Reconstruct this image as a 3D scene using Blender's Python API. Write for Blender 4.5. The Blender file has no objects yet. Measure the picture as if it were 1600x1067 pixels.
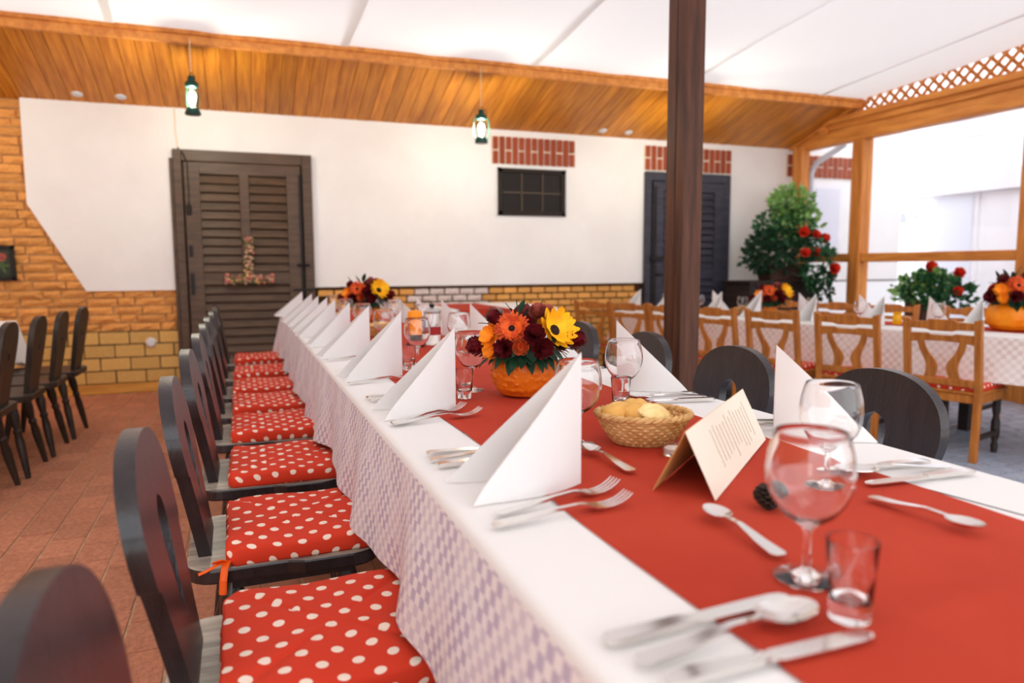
import bpy, bmesh, math, random
from mathutils import Vector, Matrix
random.seed(7)
PI = math.pi
SC = bpy.context.scene
COL = SC.collection

# ------------------------------------------------------------------ camera
cam = bpy.data.cameras.new('camera')
cam_o = bpy.data.objects.new('camera', cam); COL.objects.link(cam_o)
F_PX, YAW, PITCH, ROLL, EYE = 1118.6, 0.3622, 0.1045, -0.0044, 1.10
_f = Vector((math.sin(YAW)*math.cos(PITCH), math.cos(YAW)*math.cos(PITCH), -math.sin(PITCH)))
_r = Vector((math.cos(YAW), -math.sin(YAW), 0)); _u = _r.cross(_f)
_r2 = _r*math.cos(ROLL) + _u*math.sin(ROLL); _u2 = _u*math.cos(ROLL) - _r*math.sin(ROLL)
cam_o.matrix_world = Matrix(((_r2.x, _u2.x, -_f.x, 0), (_r2.y, _u2.y, -_f.y, 0), (_r2.z, _u2.z, -_f.z, EYE), (0, 0, 0, 1)))
cam.sensor_fit = 'HORIZONTAL'; cam.sensor_width = 36.0
cam.lens = F_PX/1600*36.0
cam.clip_start = 0.02; cam.clip_end = 200
cam.dof.use_dof = True; cam.dof.focus_distance = 1.75; cam.dof.aperture_fstop = 2.6
SC.camera = cam_o

# ------------------------------------------------------------------ sky and exposure
SC.view_settings.view_transform = 'Standard'; SC.view_settings.look = 'None'
SC.view_settings.exposure = -0.07; SC.view_settings.gamma = 1.0
SC.view_settings.use_curve_mapping = False
w = bpy.data.worlds.new('sky'); SC.world = w; w.use_nodes = True
bg = w.node_tree.nodes['Background']
bg.inputs['Color'].default_value = (0.93, 0.96, 1.0, 1); bg.inputs['Strength'].default_value = 3.0

# ------------------------------------------------------------------ materials
def _nodes(name):
    m = bpy.data.materials.new(name); m.use_nodes = True
    nt = m.node_tree
    return m, nt, nt.nodes['Principled BSDF']
def N(nt, typ, **kw):
    n = nt.nodes.new(typ)
    for k, v in kw.items():
        if k == 'ins':
            for a, b in v.items(): n.inputs[a].default_value = b
        else: setattr(n, k, v)
    return n
def c4(c): return (c[0], c[1], c[2], 1.0)
def srgb(r, g, b):
    f = lambda v: (v/255/12.92) if v/255 <= .04045 else ((v/255+.055)/1.055)**2.4
    return (f(r), f(g), f(b))
def pmat(name, col, rough=.5, col2=None, nscale=8.0, stretch=(1, 1, 1), bump=0.0, bscale=40.0, rnd=0.0, metal=0.0, spec=.3, detail=4.0, sheen=0.0, bstretch=None, lo=.35, hi=.65):
    """principled with noise between two colours, optional random tint per object and noise bump"""
    m, nt, b = _nodes(name); L = nt.links
    b.inputs['Roughness'].default_value = rough; b.inputs['Metallic'].default_value = metal
    b.inputs['Specular IOR Level'].default_value = spec
    if sheen: b.inputs['Sheen Weight'].default_value = sheen
    tc = N(nt, 'ShaderNodeTexCoord'); src = None
    if col2 is not None:
        mp = N(nt, 'ShaderNodeMapping'); mp.inputs['Scale'].default_value = stretch
        L.new(tc.outputs['Object'], mp.inputs['Vector'])
        oi0 = N(nt, 'ShaderNodeObjectInfo')
        ad = N(nt, 'ShaderNodeVectorMath', operation='ADD'); L.new(mp.outputs[0], ad.inputs[0])
        ml = N(nt, 'ShaderNodeMath', operation='MULTIPLY', ins={1: 37.0}); L.new(oi0.outputs['Random'], ml.inputs[0])
        if rnd: L.new(ml.outputs[0], ad.inputs[1])
        nz = N(nt, 'ShaderNodeTexNoise', ins={'Scale': nscale, 'Detail': detail, 'Roughness': .6})
        L.new(ad.outputs[0], nz.inputs['Vector'])
        rp = N(nt, 'ShaderNodeValToRGB'); rp.color_ramp.elements[0].position = lo; rp.color_ramp.elements[1].position = hi
        rp.color_ramp.elements[0].color = c4(col); rp.color_ramp.elements[1].color = c4(col2)
        L.new(nz.outputs['Fac'], rp.inputs['Fac']); src = rp.outputs['Color']
    else:
        rgb = N(nt, 'ShaderNodeRGB'); rgb.outputs[0].default_value = c4(col); src = rgb.outputs[0]
    if rnd:
        oi = N(nt, 'ShaderNodeObjectInfo')
        mr = N(nt, 'ShaderNodeMapRange', ins={'To Min': 1-rnd, 'To Max': 1+rnd}); L.new(oi.outputs['Random'], mr.inputs['Value'])
        hs = N(nt, 'ShaderNodeHueSaturation'); L.new(src, hs.inputs['Color']); L.new(mr.outputs[0], hs.inputs['Value'])
        src = hs.outputs['Color']
    L.new(src, b.inputs['Base Color'])
    if bump:
        mp2 = N(nt, 'ShaderNodeMapping'); mp2.inputs['Scale'].default_value = bstretch or stretch
        L.new(tc.outputs['Object'], mp2.inputs['Vector'])
        nb = N(nt, 'ShaderNodeTexNoise', ins={'Scale': bscale, 'Detail': 3.0}); L.new(mp2.outputs[0], nb.inputs['Vector'])
        bp = N(nt, 'ShaderNodeBump', ins={'Strength': bump, 'Distance': .01}); L.new(nb.outputs['Fac'], bp.inputs['Height'])
        L.new(bp.outputs[0], b.inputs['Normal'])
    return m

M = {}
M['plaster'] = pmat('plaster_white', srgb(243, 240, 238), .85, srgb(236, 232, 229), 1.5, bump=.12, bscale=60)
M['ext_white'] = pmat('exterior_white', srgb(250, 250, 251), .9)
M['ext_grey'] = pmat('exterior_grey', srgb(222, 222, 232), .8)
M['ext_band'] = pmat('exterior_band', srgb(238, 234, 238), .8)
M['mortar_light'] = pmat('mortar_light', srgb(206, 156, 104), .95, srgb(166, 112, 66), 9, bump=.5, bscale=30)
M['mortar_dark'] = pmat('mortar_dark', srgb(92, 58, 32), .95, srgb(70, 44, 26), 12)
M['mortar_tile'] = pmat('mortar_tile', srgb(96, 74, 46), .95)
M['mortar_pale'] = pmat('mortar_pale', srgb(228, 205, 185), .95)
M['brick_rough'] = pmat('brick_rough_orange', srgb(240, 174, 98), .9, srgb(222, 148, 76), 11, bump=.5, bscale=35, rnd=.14)
M['brick_yellow'] = pmat('brick_yellow_orange', srgb(236, 176, 98), .85, srgb(218, 150, 76), 10, bump=.3, bscale=40, rnd=.14)
M['brick_white'] = pmat('brick_whitewashed', srgb(236, 222, 216), .9, srgb(214, 190, 180), 9, bump=.4, bscale=30, rnd=.06)
M['brick_red'] = pmat('brick_red', srgb(172, 84, 54), .9, srgb(146, 66, 42), 12, bump=.3, bscale=40, rnd=.1)
M['tile_yellow'] = pmat('tile_ochre', srgb(220, 180, 106), .7, srgb(204, 156, 84), 9, stretch=(1, 1, 4), bump=.2, bscale=50, rnd=.08)
M['skirting'] = pmat('skirting_ochre', srgb(218, 158, 74), .6, srgb(196, 134, 58), 5, stretch=(.4, 4, 4))
M['paver'] = pmat('paver_terracotta', srgb(200, 134, 102), .7, srgb(174, 110, 82), 7, bump=.35, bscale=30, rnd=.12)
M['grout'] = pmat('paver_joint', srgb(205, 168, 134), .95, srgb(176, 136, 106), 14)
M['stone_blue'] = pmat('stone_blue_grey', srgb(186, 196, 212), .35, srgb(150, 160, 180), 8, bump=.3, bscale=30, rnd=.12)
M['grout_grey'] = pmat('joint_grey', srgb(96, 98, 106), .95)
M['plank'] = pmat('plank_pine', srgb(214, 138, 42), .45, srgb(176, 100, 26), 5, stretch=(7, .45, 7), rnd=.16, bump=.1, bscale=20, bstretch=(9, .5, 9))
M['beam'] = pmat('timber_brown', srgb(234, 156, 74), .5, srgb(202, 122, 54), 4, stretch=(5, .6, 5), bump=.15, bscale=20)
M['beam_v'] = pmat('timber_brown_upright', srgb(224, 146, 68), .5, srgb(192, 114, 50), 4, stretch=(6, 6, .5), bump=.15, bscale=20)
M['post_dark'] = pmat('post_dark_stained', srgb(98, 58, 36), .5, srgb(62, 34, 22), 4, stretch=(9, 9, .5), bump=.25, bscale=18, bstretch=(8, 8, .4), rnd=.08)
M['door_brown'] = pmat('door_dark_brown', srgb(94, 72, 54), .42, srgb(74, 56, 42), 4, stretch=(1, 1, 8), bump=.1, rnd=.06)
M['door_blue'] = pmat('door_slate', srgb(62, 62, 74), .45, srgb(48, 48, 58), 4, stretch=(1, 1, 8), rnd=.05)
M['iron'] = pmat('iron_black', srgb(34, 29, 26), .45, metal=.3)
M['vent_dark'] = pmat('vent_dark', srgb(40, 32, 26), .7)
M['vent_wire'] = pmat('vent_wire', srgb(92, 78, 64), .6)
M['chair_dark'] = pmat('chair_black_stain', srgb(40, 32, 35), .3, srgb(24, 19, 22), 5, stretch=(8, 8, .8), bump=.12, bscale=25, rnd=.1, spec=.55)
M['chair_edge'] = pmat('chair_worn_edge', srgb(40, 33, 34), .4, srgb(176, 160, 146), 22, lo=.5, hi=.68)
M['chair_plank'] = pmat('chair_plank_dark', srgb(62, 48, 38), .4, srgb(40, 30, 25), 5, stretch=(8, 8, .8), rnd=.1)
M['seat_worn_sheen'] = pmat('seat_worn_sheen_grey', srgb(176, 166, 152), .3, srgb(112, 102, 94), 6, stretch=(1, 6, 1), bump=.1, rnd=.1)  # worn seat top, paled so the varnish reflection is painted into its colour
M['chair_wood'] = pmat('chair_oak', srgb(190, 118, 50), .4, srgb(156, 88, 34), 5, stretch=(7, 7, .7), bump=.12, bscale=20, rnd=.08)
M['cloth'] = pmat('cloth_white', srgb(231, 229, 227), .85, bump=.05, bscale=400, spec=.3, sheen=.2)
M['paper'] = pmat('napkin_white', srgb(224, 221, 219), .8, bump=.04, bscale=300, spec=.3)
M['runner'] = pmat('runner_terracotta', srgb(188, 66, 46), .85, srgb(176, 56, 38), 2.2, bump=.08, bscale=350, spec=.12)
M['card'] = pmat('card_cream', srgb(236, 222, 204), .7)
M['card_inside'] = pmat('card_kraft', srgb(224, 178, 108), .7)
M['ink'] = pmat('ink_grey', srgb(196, 180, 162), .8)
M['silver'] = pmat('cutlery_steel', (.80, .78, .75), .16, metal=1.0)
M['steel_dull'] = pmat('steel_dull', (.55, .55, .55), .3, metal=1.0)
M['wicker'] = pmat('wicker_straw', srgb(226, 186, 128), .6, srgb(196, 148, 88), 40, rnd=.05)
M['bread'] = pmat('bread_crust', srgb(232, 186, 104), .6, srgb(206, 142, 62), 14, bump=.2, bscale=40, rnd=.08)
M['crumb'] = pmat('bread_crumb', srgb(246, 222, 160), .8, srgb(236, 200, 128), 40, bump=.4, bscale=120)
M['pumpkin'] = pmat('pumpkin_rind', srgb(222, 116, 22), .42, srgb(208, 100, 16), 9, bump=.25, bscale=60)
M['pumpkin2'] = pmat('pumpkin_bright', srgb(246, 150, 20), .4, srgb(228, 118, 10), 7)
M['gerbera'] = pmat('petal_orange', srgb(232, 98, 22), .6, srgb(186, 50, 16), 60)
M['sunflower'] = pmat('petal_yellow', srgb(252, 200, 20), .6, srgb(240, 164, 8), 25)
M['apricot'] = pmat('petal_apricot', srgb(250, 158, 30), .6, srgb(236, 120, 20), 30)
M['rose'] = pmat('petal_rose_orange', srgb(226, 104, 48), .6, srgb(192, 70, 34), 40)
M['dusky'] = pmat('petal_dusky_pink', srgb(178, 92, 80), .65, srgb(140, 60, 54), 40)
M['burgundy'] = pmat('petal_burgundy', srgb(128, 24, 32), .65, srgb(84, 12, 22), 60)
M['redflower'] = pmat('petal_red', srgb(238, 74, 40), .6, srgb(222, 48, 34), 30)
M['dark_eye'] = pmat('flower_eye', srgb(40, 22, 18), .8, srgb(24, 12, 10), 200, bump=.5, bscale=200)
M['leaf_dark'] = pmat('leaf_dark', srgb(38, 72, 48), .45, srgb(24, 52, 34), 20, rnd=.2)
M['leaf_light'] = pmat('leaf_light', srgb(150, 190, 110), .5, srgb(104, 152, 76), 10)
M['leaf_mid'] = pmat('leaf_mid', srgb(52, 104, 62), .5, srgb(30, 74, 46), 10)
M['stem'] = pmat('stem_green', srgb(74, 96, 56), .6)
M['pot_brown'] = pmat('pot_brown', srgb(84, 54, 44), .6, srgb(66, 42, 34), 8)
M['cabinet'] = pmat('cabinet_dark', srgb(52, 42, 40), .5, srgb(40, 32, 30), 6, stretch=(1, 1, 6))
M['lantern'] = pmat('lantern_green', srgb(24, 62, 54), .4, metal=.3)
M['cord'] = pmat('cord_white', srgb(225, 205, 170), .6)
M['white_plastic'] = pmat('white_plastic', srgb(216, 216, 220), .4)
M['candle'] = pmat('candle_orange', srgb(250, 150, 20), .5)
M['wax'] = pmat('wax_white', srgb(240, 236, 230), .4)
M['amber'] = pmat('amber_glass', srgb(236, 176, 20), .15)
M['ribbon'] = pmat('ribbon_orange', srgb(232, 92, 20), .5)
M['black'] = pmat('black_base', srgb(30, 26, 24), .5)
M['label_red'] = pmat('label_red', srgb(160, 30, 34), .5)
M['cone'] = pmat('cone_brown', srgb(58, 40, 30), .7, srgb(34, 24, 20), 30)
M['picture_art'] = pmat('picture_art', srgb(40, 44, 36), .6, srgb(60, 66, 50), 12)
M['pipe'] = pmat('drain_pipe_grey', srgb(190, 198, 206), .4)
M['ground'] = pmat('yard_ground', srgb(200, 198, 196), .9, srgb(184, 182, 180), 2)
M['dry_green'] = pmat('dried_green', srgb(118, 112, 76), .8, srgb(92, 92, 62), 30)
M['dry_rose'] = pmat('dried_rose', srgb(196, 126, 112), .8, srgb(164, 92, 84), 30)
M['dry_pink'] = pmat('dried_pink', srgb(206, 168, 146), .8, srgb(176, 136, 112), 30)
M['roof'] = pmat('roof_dark', srgb(110, 90, 70), .8)

def glass_solid(name):
    m, nt, b = _nodes(name)
    b.inputs['Base Color'].default_value = (1, 1, 1, 1); b.inputs['Roughness'].default_value = 0.0
    b.inputs['Transmission Weight'].default_value = 1.0; b.inputs['IOR'].default_value = 1.48
    return m
M['glass'] = glass_solid('clear_glass')
def glass_thin(name, tint=(1, 1, 1), gl=.08):
    m, nt, b = _nodes(name); nt.nodes.remove(b)
    out = nt.nodes['Material Output']
    t = N(nt, 'ShaderNodeBsdfTransparent', ins={'Color': c4(tint)}); g = N(nt, 'ShaderNodeBsdfGlossy', ins={'Roughness': .02})
    lw = N(nt, 'ShaderNodeLayerWeight', ins={'Blend': .5}); mx = N(nt, 'ShaderNodeMixShader')
    pw = N(nt, 'ShaderNodeMath', operation='POWER', ins={1: 5.0}); nt.links.new(lw.outputs['Facing'], pw.inputs[0])
    ad = N(nt, 'ShaderNodeMath', operation='MULTIPLY_ADD', ins={1: .9, 2: .03}); nt.links.new(pw.outputs[0], ad.inputs[0])
    nt.links.new(ad.outputs[0], mx.inputs[0]); nt.links.new(t.outputs[0], mx.inputs[1]); nt.links.new(g.outputs[0], mx.inputs[2])
    nt.links.new(mx.outputs[0], out.inputs['Surface'])
    return m
M['pane'] = glass_thin('window_pane', (.97, .98, 1.0)); M['globe'] = glass_thin('lantern_globe', (.93, 1.0, .95))
def fabric_translucent(name):
    m, nt, b = _nodes(name); nt.nodes.remove(b)
    out = nt.nodes['Material Output']
    d = N(nt, 'ShaderNodeBsdfDiffuse', ins={'Color': (.88, .86, .86, 1)}); t = N(nt, 'ShaderNodeBsdfTranslucent', ins={'Color': (.86, .82, .81, 1)})
    mx = N(nt, 'ShaderNodeMixShader', ins={0: .25})
    nt.links.new(d.outputs[0], mx.inputs[1]); nt.links.new(t.outputs[0], mx.inputs[2]); nt.links.new(mx.outputs[0], out.inputs['Surface'])
    return m
M['canopy'] = fabric_translucent('canopy_fabric')
def emis(name, col, s):
    m, nt, b = _nodes(name)
    b.inputs['Emission Color'].default_value = c4(col); b.inputs['Emission Strength'].default_value = s
    b.inputs['Base Color'].default_value = (1, 1, 1, 1)
    return m
M['bulb'] = emis('lamp_bulb', (1.0, .93, .80), 620.0)

def dots_mat():
    m, nt, b = _nodes('cushion_red_dots'); L = nt.links
    b.inputs['Roughness'].default_value = .75; b.inputs['Specular IOR Level'].default_value = .25
    uv = N(nt, 'ShaderNodeUVMap', uv_map='UVMap')
    sx = N(nt, 'ShaderNodeSeparateXYZ'); L.new(uv.outputs[0], sx.inputs[0])
    def mth(op, a, bb=None, **k):
        n = N(nt, 'ShaderNodeMath', operation=op)
        for i, v in ((0, a), (1, bb)):
            if v is None: continue
            if isinstance(v, (int, float)): n.inputs[i].default_value = v
            else: L.new(v, n.inputs[i])
        return n.outputs[0]
    P = .056
    v = mth('DIVIDE', sx.outputs['Y'], P*.72)
    row = mth('FLOOR', v)
    off = mth('MULTIPLY', mth('MODULO', mth('ABSOLUTE', row), 2.0), .5)
    u = mth('ADD', mth('DIVIDE', sx.outputs['X'], P), off)
    fu = mth('SUBTRACT', mth('FRACT', u), .5); fv = mth('MULTIPLY', mth('SUBTRACT', mth('FRACT', v), .5), .72)
    d = mth('SQRT', mth('ADD', mth('MULTIPLY', fu, fu), mth('MULTIPLY', fv, fv)))
    mr = N(nt, 'ShaderNodeMapRange', ins={'From Min': .165, 'From Max': .185, 'To Min': 1.0, 'To Max': 0.0}); L.new(d, mr.inputs['Value'])
    mx = N(nt, 'ShaderNodeMix', data_type='RGBA'); mx.inputs['A'].default_value = c4(srgb(212, 58, 32)); mx.inputs['B'].default_value = c4(srgb(245, 226, 208))
    L.new(mr.outputs[0], mx.inputs['Factor']); L.new(mx.outputs['Result'], b.inputs['Base Color'])
    tc = N(nt, 'ShaderNodeTexCoord'); mp = N(nt, 'ShaderNodeMapping'); mp.inputs['Scale'].default_value = (14, 40, 14)
    L.new(tc.outputs['Object'], mp.inputs['Vector']); nb = N(nt, 'ShaderNodeTexNoise', ins={'Scale': 1.0, 'Detail': 2.0}); L.new(mp.outputs[0], nb.inputs['Vector'])
    bp = N(nt, 'ShaderNodeBump', ins={'Strength': .35, 'Distance': .006}); L.new(nb.outputs['Fac'], bp.inputs['Height']); L.new(bp.outputs[0], b.inputs['Normal'])
    return m
M['dots'] = dots_mat()
def damask(name, a, bcol, P, c=None):
    """woven check on the hanging cloth, laid out by the cloth's own UV (metres)"""
    m, nt, b = _nodes(name); L = nt.links
    b.inputs['Roughness'].default_value = .7; b.inputs['Specular IOR Level'].default_value = .3
    uv = N(nt, 'ShaderNodeUVMap', uv_map='UVMap')
    ck = N(nt, 'ShaderNodeTexChecker', ins={'Scale': 1/P, 'Color1': c4(a), 'Color2': c4(bcol)})
    L.new(uv.outputs[0], ck.inputs['Vector'])
    ck2 = N(nt, 'ShaderNodeTexChecker', ins={'Scale': 1/(P*5), 'Color1': (1, 1, 1, 1), 'Color2': (.45, .45, .45, 1)})
    L.new(uv.outputs[0], ck2.inputs['Vector'])
    mx = N(nt, 'ShaderNodeMix', data_type='RGBA'); mx.inputs['A'].default_value = c4(a)
    L.new(ck2.outputs['Fac'], mx.inputs['Factor'])
    mr = N(nt, 'ShaderNodeMapRange', ins={'To Min': .55, 'To Max': 1.0}); L.new(ck2.outputs['Fac'], mr.inputs['Value'])
    L.new(mr.outputs[0], mx.inputs['Factor']); L.new(ck.outputs['Color'], mx.inputs['B'])
    L.new(mx.outputs['Result'], b.inputs['Base Color'])
    return m
M['damask'] = damask('cloth_damask_check', srgb(240, 236, 238), srgb(196, 187, 208), .0185)
M['damask2'] = damask('cloth_damask_blush', srgb(240, 230, 224), srgb(222, 202, 196), .028)

# ------------------------------------------------------------------ mesh helpers
class MB:
    def __init__(s): s.v = []; s.f = []; s.uv = {}
    def add(s, vs, fs):
        o = len(s.v); s.v += [tuple(p) for p in vs]; s.f += [tuple(i+o for i in f) for f in fs]; return s
    def box(s, x0, x1, y0, y1, z0, z1, mat=None):
        vs = [(x, y, z) for z in (z0, z1) for y in (y0, y1) for x in (x0, x1)]
        if mat is not None: vs = [mat @ Vector(p) for p in vs]
        return s.add(vs, [(0, 2, 3, 1), (4, 5, 7, 6), (0, 1, 5, 4), (2, 6, 7, 3), (0, 4, 6, 2), (1, 3, 7, 5)])
    def lathe(s, prof, n=24, c=(0, 0, 0), mat=None, closed=False):
        """prof: (r,z) list; r==0 ends are poles"""
        vs = []; rings = []
        for r, z in prof:
            if r <= 1e-6: rings.append([len(vs)]); vs.append(Vector((c[0], c[1], c[2]+z)))
            else:
                k = len(vs); rings.append(list(range(k, k+n)))
                vs += [Vector((c[0]+r*math.cos(2*PI*i/n), c[1]+r*math.sin(2*PI*i/n), c[2]+z)) for i in range(n)]
        fs = []
        pr = list(zip(rings, rings[1:])) + ([(rings[-1], rings[0])] if closed else [])
        for a, b in pr:
            for i in range(n):
                j = (i+1) % n
                if len(a) == 1 and len(b) == 1: continue
                if len(a) == 1: fs.append((a[0], b[j], b[i]))
                elif len(b) == 1: fs.append((a[i], a[j], b[0]))
                else: fs.append((a[i], a[j], b[j], b[i]))
        if mat is not None: vs = [mat @ p for p in vs]
        return s.add(vs, fs)
    def tube(s, pts, r, n=8, cap=True, flat=None):
        pts = [Vector(p) for p in pts]; rr = r if isinstance(r, (list, tuple)) else [r]*len(pts)
        vs = []; up0 = None
        for i, p in enumerate(pts):
            t = (pts[min(i+1, len(pts)-1)]-pts[max(i-1, 0)]).normalized()
            if up0 is None: up0 = Vector((0, 0, 1)) if abs(t.z) < .9 else Vector((1, 0, 0))
            a = t.cross(up0).normalized(); b = a.cross(t).normalized(); up0 = b
            for k in range(n):
                an = 2*PI*k/n; vs.append(p + rr[i]*(math.cos(an)*a + math.sin(an)*b*(flat or 1)))
        fs = [(i*n+k, i*n+(k+1) % n, (i+1)*n+(k+1) % n, (i+1)*n+k) for i in range(len(pts)-1) for k in range(n)]
        if cap: fs += [tuple(range(n))[::-1], tuple(range((len(pts)-1)*n, len(pts)*n))]
        return s.add(vs, fs)
    def loft(s, rings, cap=True, close=True):
        n = len(rings[0]); vs = [p for r in rings for p in r]; fs = []
        for i in range(len(rings)-1):
            for k in range(n if close else n-1):
                j = (k+1) % n; fs.append((i*n+k, i*n+j, (i+1)*n+j, (i+1)*n+k))
        if cap: fs += [tuple(range(n))[::-1], tuple(range((len(rings)-1)*n, len(rings)*n))]
        return s.add(vs, fs)
    def prism(s, poly, axis, a, b):
        """poly: 2D points; axis 'y': poly in (x,z); 'x': poly in (y,z); 'z': poly in (x,y)"""
        mk = {'y': lambda p, t: (p[0], t, p[1]), 'x': lambda p, t: (t, p[0], p[1]), 'z': lambda p, t: (p[0], p[1], t)}[axis]
        n = len(poly); vs = [mk(p, a) for p in poly] + [mk(p, b) for p in poly]
        return s.add(vs, [tuple(range(n)), tuple(range(n, 2*n))[::-1]] + [(i, i+n, (i+1) % n+n, (i+1) % n) for i in range(n)])
    def mesh(s, name, bevel=0.0, smooth=False, seg=1):
        me = bpy.data.meshes.new(name); me.from_pydata(s.v, [], s.f)
        bm = bmesh.new(); bm.from_mesh(me)
        bmesh.ops.remove_doubles(bm, verts=bm.verts, dist=1e-6)
        bmesh.ops.recalc_face_normals(bm, faces=bm.faces)
        if bevel:
            es = [e for e in bm.edges if len(e.link_faces) == 2 and e.calc_face_angle(0) > .6]
            bmesh.ops.bevel(bm, geom=es, offset=bevel, segments=seg, profile=.5, affect='EDGES', clamp_overlap=True)
        if smooth:
            for f in bm.faces: f.smooth = True
            for e in bm.edges:
                if len(e.link_faces) == 2 and e.calc_face_angle(0) > .7: e.smooth = False
        bm.to_mesh(me); bm.free()
        return me
    def build(s, name, mat, parent=None, bevel=0.0, smooth=False, seg=1, loc=None):
        return obj(name, s.mesh(name, bevel, smooth, seg), mat, parent, loc)
def obj(name, me, mat, parent=None, loc=None, rot=None, scale=None):
    o = bpy.data.objects.new(name, me); COL.objects.link(o)
    if mat is not None and me is not None and len(me.materials) == 0: me.materials.append(M[mat])
    if parent is not None: o.parent = parent
    if loc is not None: o.location = loc
    if rot is not None: o.rotation_euler = rot
    if scale is not None: o.scale = scale
    return o
def tag(o, label, cat, group=None):
    o['label'] = label; o['category'] = cat
    if group: o['group'] = group
    return o
def thing(name, label, cat, loc=(0, 0, 0), rz=0.0, group=None):
    o = bpy.data.objects.new(name, None); COL.objects.link(o); o.empty_display_size = .05
    o.location = loc; o.rotation_euler = (0, 0, rz)
    return tag(o, label, cat, group)
def struct(o, label, cat):
    o['kind'] = 'structure'; return tag(o, label, cat)
def copy_tree(o, parent=None):
    c = o.copy(); COL.objects.link(c)
    if parent is not None: c.parent = parent
    for ch in KIDS.get(o.name, [k for k in o.children]): copy_tree(ch, c)
    return c
KIDS = {}
def dup(root, loc, rz, label, group=None):
    r = copy_tree(root); r.location = loc; r.rotation_euler = (0, 0, rz); r['label'] = label
    if group: r['group'] = group
    return r
def ORD(i): return ['nearest', 'second', 'third', 'fourth', 'fifth', 'sixth', 'seventh', 'eighth', 'ninth', 'tenth', 'eleventh'][i]

def rough_brick(seed):
    r = random.Random(seed); mb = MB()
    nx, nz = 4, 2; rows = []
    def j(a): return (r.random()-.5)*a
    # front face grid slightly uneven; unit brick centred, front at y=-.5
    vs = []; fs = []
    for iz in range(nz+1):
        for ix in range(nx+1):
            e = ix in (0, nx) or iz in (0, nz)
            vs.append((-.5+ix/nx+(j(.03) if e else 0), -.5+(.18 if e else 0)+j(.2), -.5+iz/nz+(j(.10) if e else 0)))
    for iz in range(nz):
        for ix in range(nx):
            a = iz*(nx+1)+ix; fs.append((a, a+1, a+nx+2, a+nx+1))
    rim = [i for i in range(nx+1)] + [(k+1)*(nx+1)+nx for k in range(nz)] + [nz*(nx+1)+nx-1-k for k in range(nx)] + [(nz-1-k)*(nx+1) for k in range(nz-1)]
    o = len(vs)
    for i in rim: vs.append((vs[i][0], .5, vs[i][2]))
    n = len(rim)
    for k in range(n): fs.append((rim[k], rim[(k+1) % n], o+(k+1) % n, o+k)[::-1])
    mb.add(vs, fs)
    return mb.mesh('brick')
def flat_brick(seed, bev=.05):
    r = random.Random(seed); me = bpy.data.meshes.new('brick'); bm = bmesh.new()
    bmesh.ops.create_cube(bm, size=1.0)
    es = [e for e in bm.edges]
    bmesh.ops.bevel(bm, geom=es, offset=bev, segments=1, affect='EDGES')
    for v in bm.verts:
        v.co.x += (r.random()-.5)*.02; v.co.z += (r.random()-.5)*.04
    bm.to_mesh(me); bm.free(); return me
ROUGH = [rough_brick(i) for i in range(8)]
FLAT = [flat_brick(i) for i in range(5)]
def use(meshes, mat):
    out = []
    for m in meshes:
        c = m.copy(); c.materials.clear(); c.materials.append(M[mat]); out.append(c)
    return out
def brick(parent, meshes, x, y, z, l, d, h, name='brick', rnd=random):
    o = bpy.data.objects.new(name, rnd.choice(meshes)); COL.objects.link(o); o.parent = parent
    o.location = (x, y, z); o.scale = (l, d, h)
    return o

# ================================================================== SETTING
WY = 7.08
# ---- floors
root = MB().box(-5, 1.9, -4, 7.4, -.12, -.0045).build('floor', 'grout')
struct(root, 'terracotta brick paved floor left of and under the long table', 'floor')
PW, PL = .132, .195
pav = use([flat_brick(100+i, .03) for i in range(4)], 'paver')
allp = []
for c in range(-22, 17):
    x = -.367 + PW*(c+.5)
    if x > 1.85: continue
    for k in range(-4, 38):
        y = 2.318 + PL*(k-9) + (PL/2 if c % 2 else 0)
        if -3 < y < 7.05: allp.append((x, y))
def vis_key(p):
    x, y = p
    d = Vector((x, y, 0))-Vector((0, 0, EYE)); z = d.dot(_f)
    if z < .3: return 1e9
    px = 800+F_PX*d.dot(_r)/z; py = 533-F_PX*d.dot(_u)/z
    if px < -60 or px > 620 or py > 1130 or x > .0: return 1e8+y
    return z
allp.sort(key=vis_key)
for x, y in allp[:300]:
    brick(root, pav, x, y, -.011+random.uniform(-.0015, .0015), PW-.008, PL-.004, .022, 'paver')
mb = MB()
for x, y in allp[300:]:
    h = random.uniform(-.0015, .0015)
    mb.box(x-PW/2+.0045, x+PW/2-.0045, y-PL/2+.002, y+PL/2-.002, -.02, h)
o = mb.build('paver_field', 'paver', root); o['kind'] = 'stuff'
fr = MB().box(1.9, 6.6, -4, 7.4, -.3, -.112).build('floor_lower', 'grout_grey')
struct(fr, 'lower blue-grey stone paved floor under the right-hand table', 'floor')
stn = use([flat_brick(200+i, .05) for i in range(4)], 'stone_blue')
mb = MB(); nst = 0
for i in range(36):
    for k in range(70):
        x = 1.96+.13*i+(.065 if k % 2 else 0); y = -1.5+.12*k
        if x > 6.25 or y > 7.0: continue
        if 3.3 < x < 5.3 and 2.0 < y < 3.7 and nst < 280:
            brick(fr, stn, x, y, -.112, .12, .11, .024, 'paving_stone'); nst += 1
        else: mb.box(x-.06, x+.06, y-.055, y+.055, -.13, -.1+random.uniform(-.002, .002))
o = mb.build('paving_stone_field', 'stone_blue', fr); o['kind'] = 'stuff'
gd = MB().box(6.6, 22, -8, 16, -.3, -.14).build('yard_ground', 'ground'); struct(gd, 'pale bright courtyard ground outside the windows', 'ground')

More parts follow.
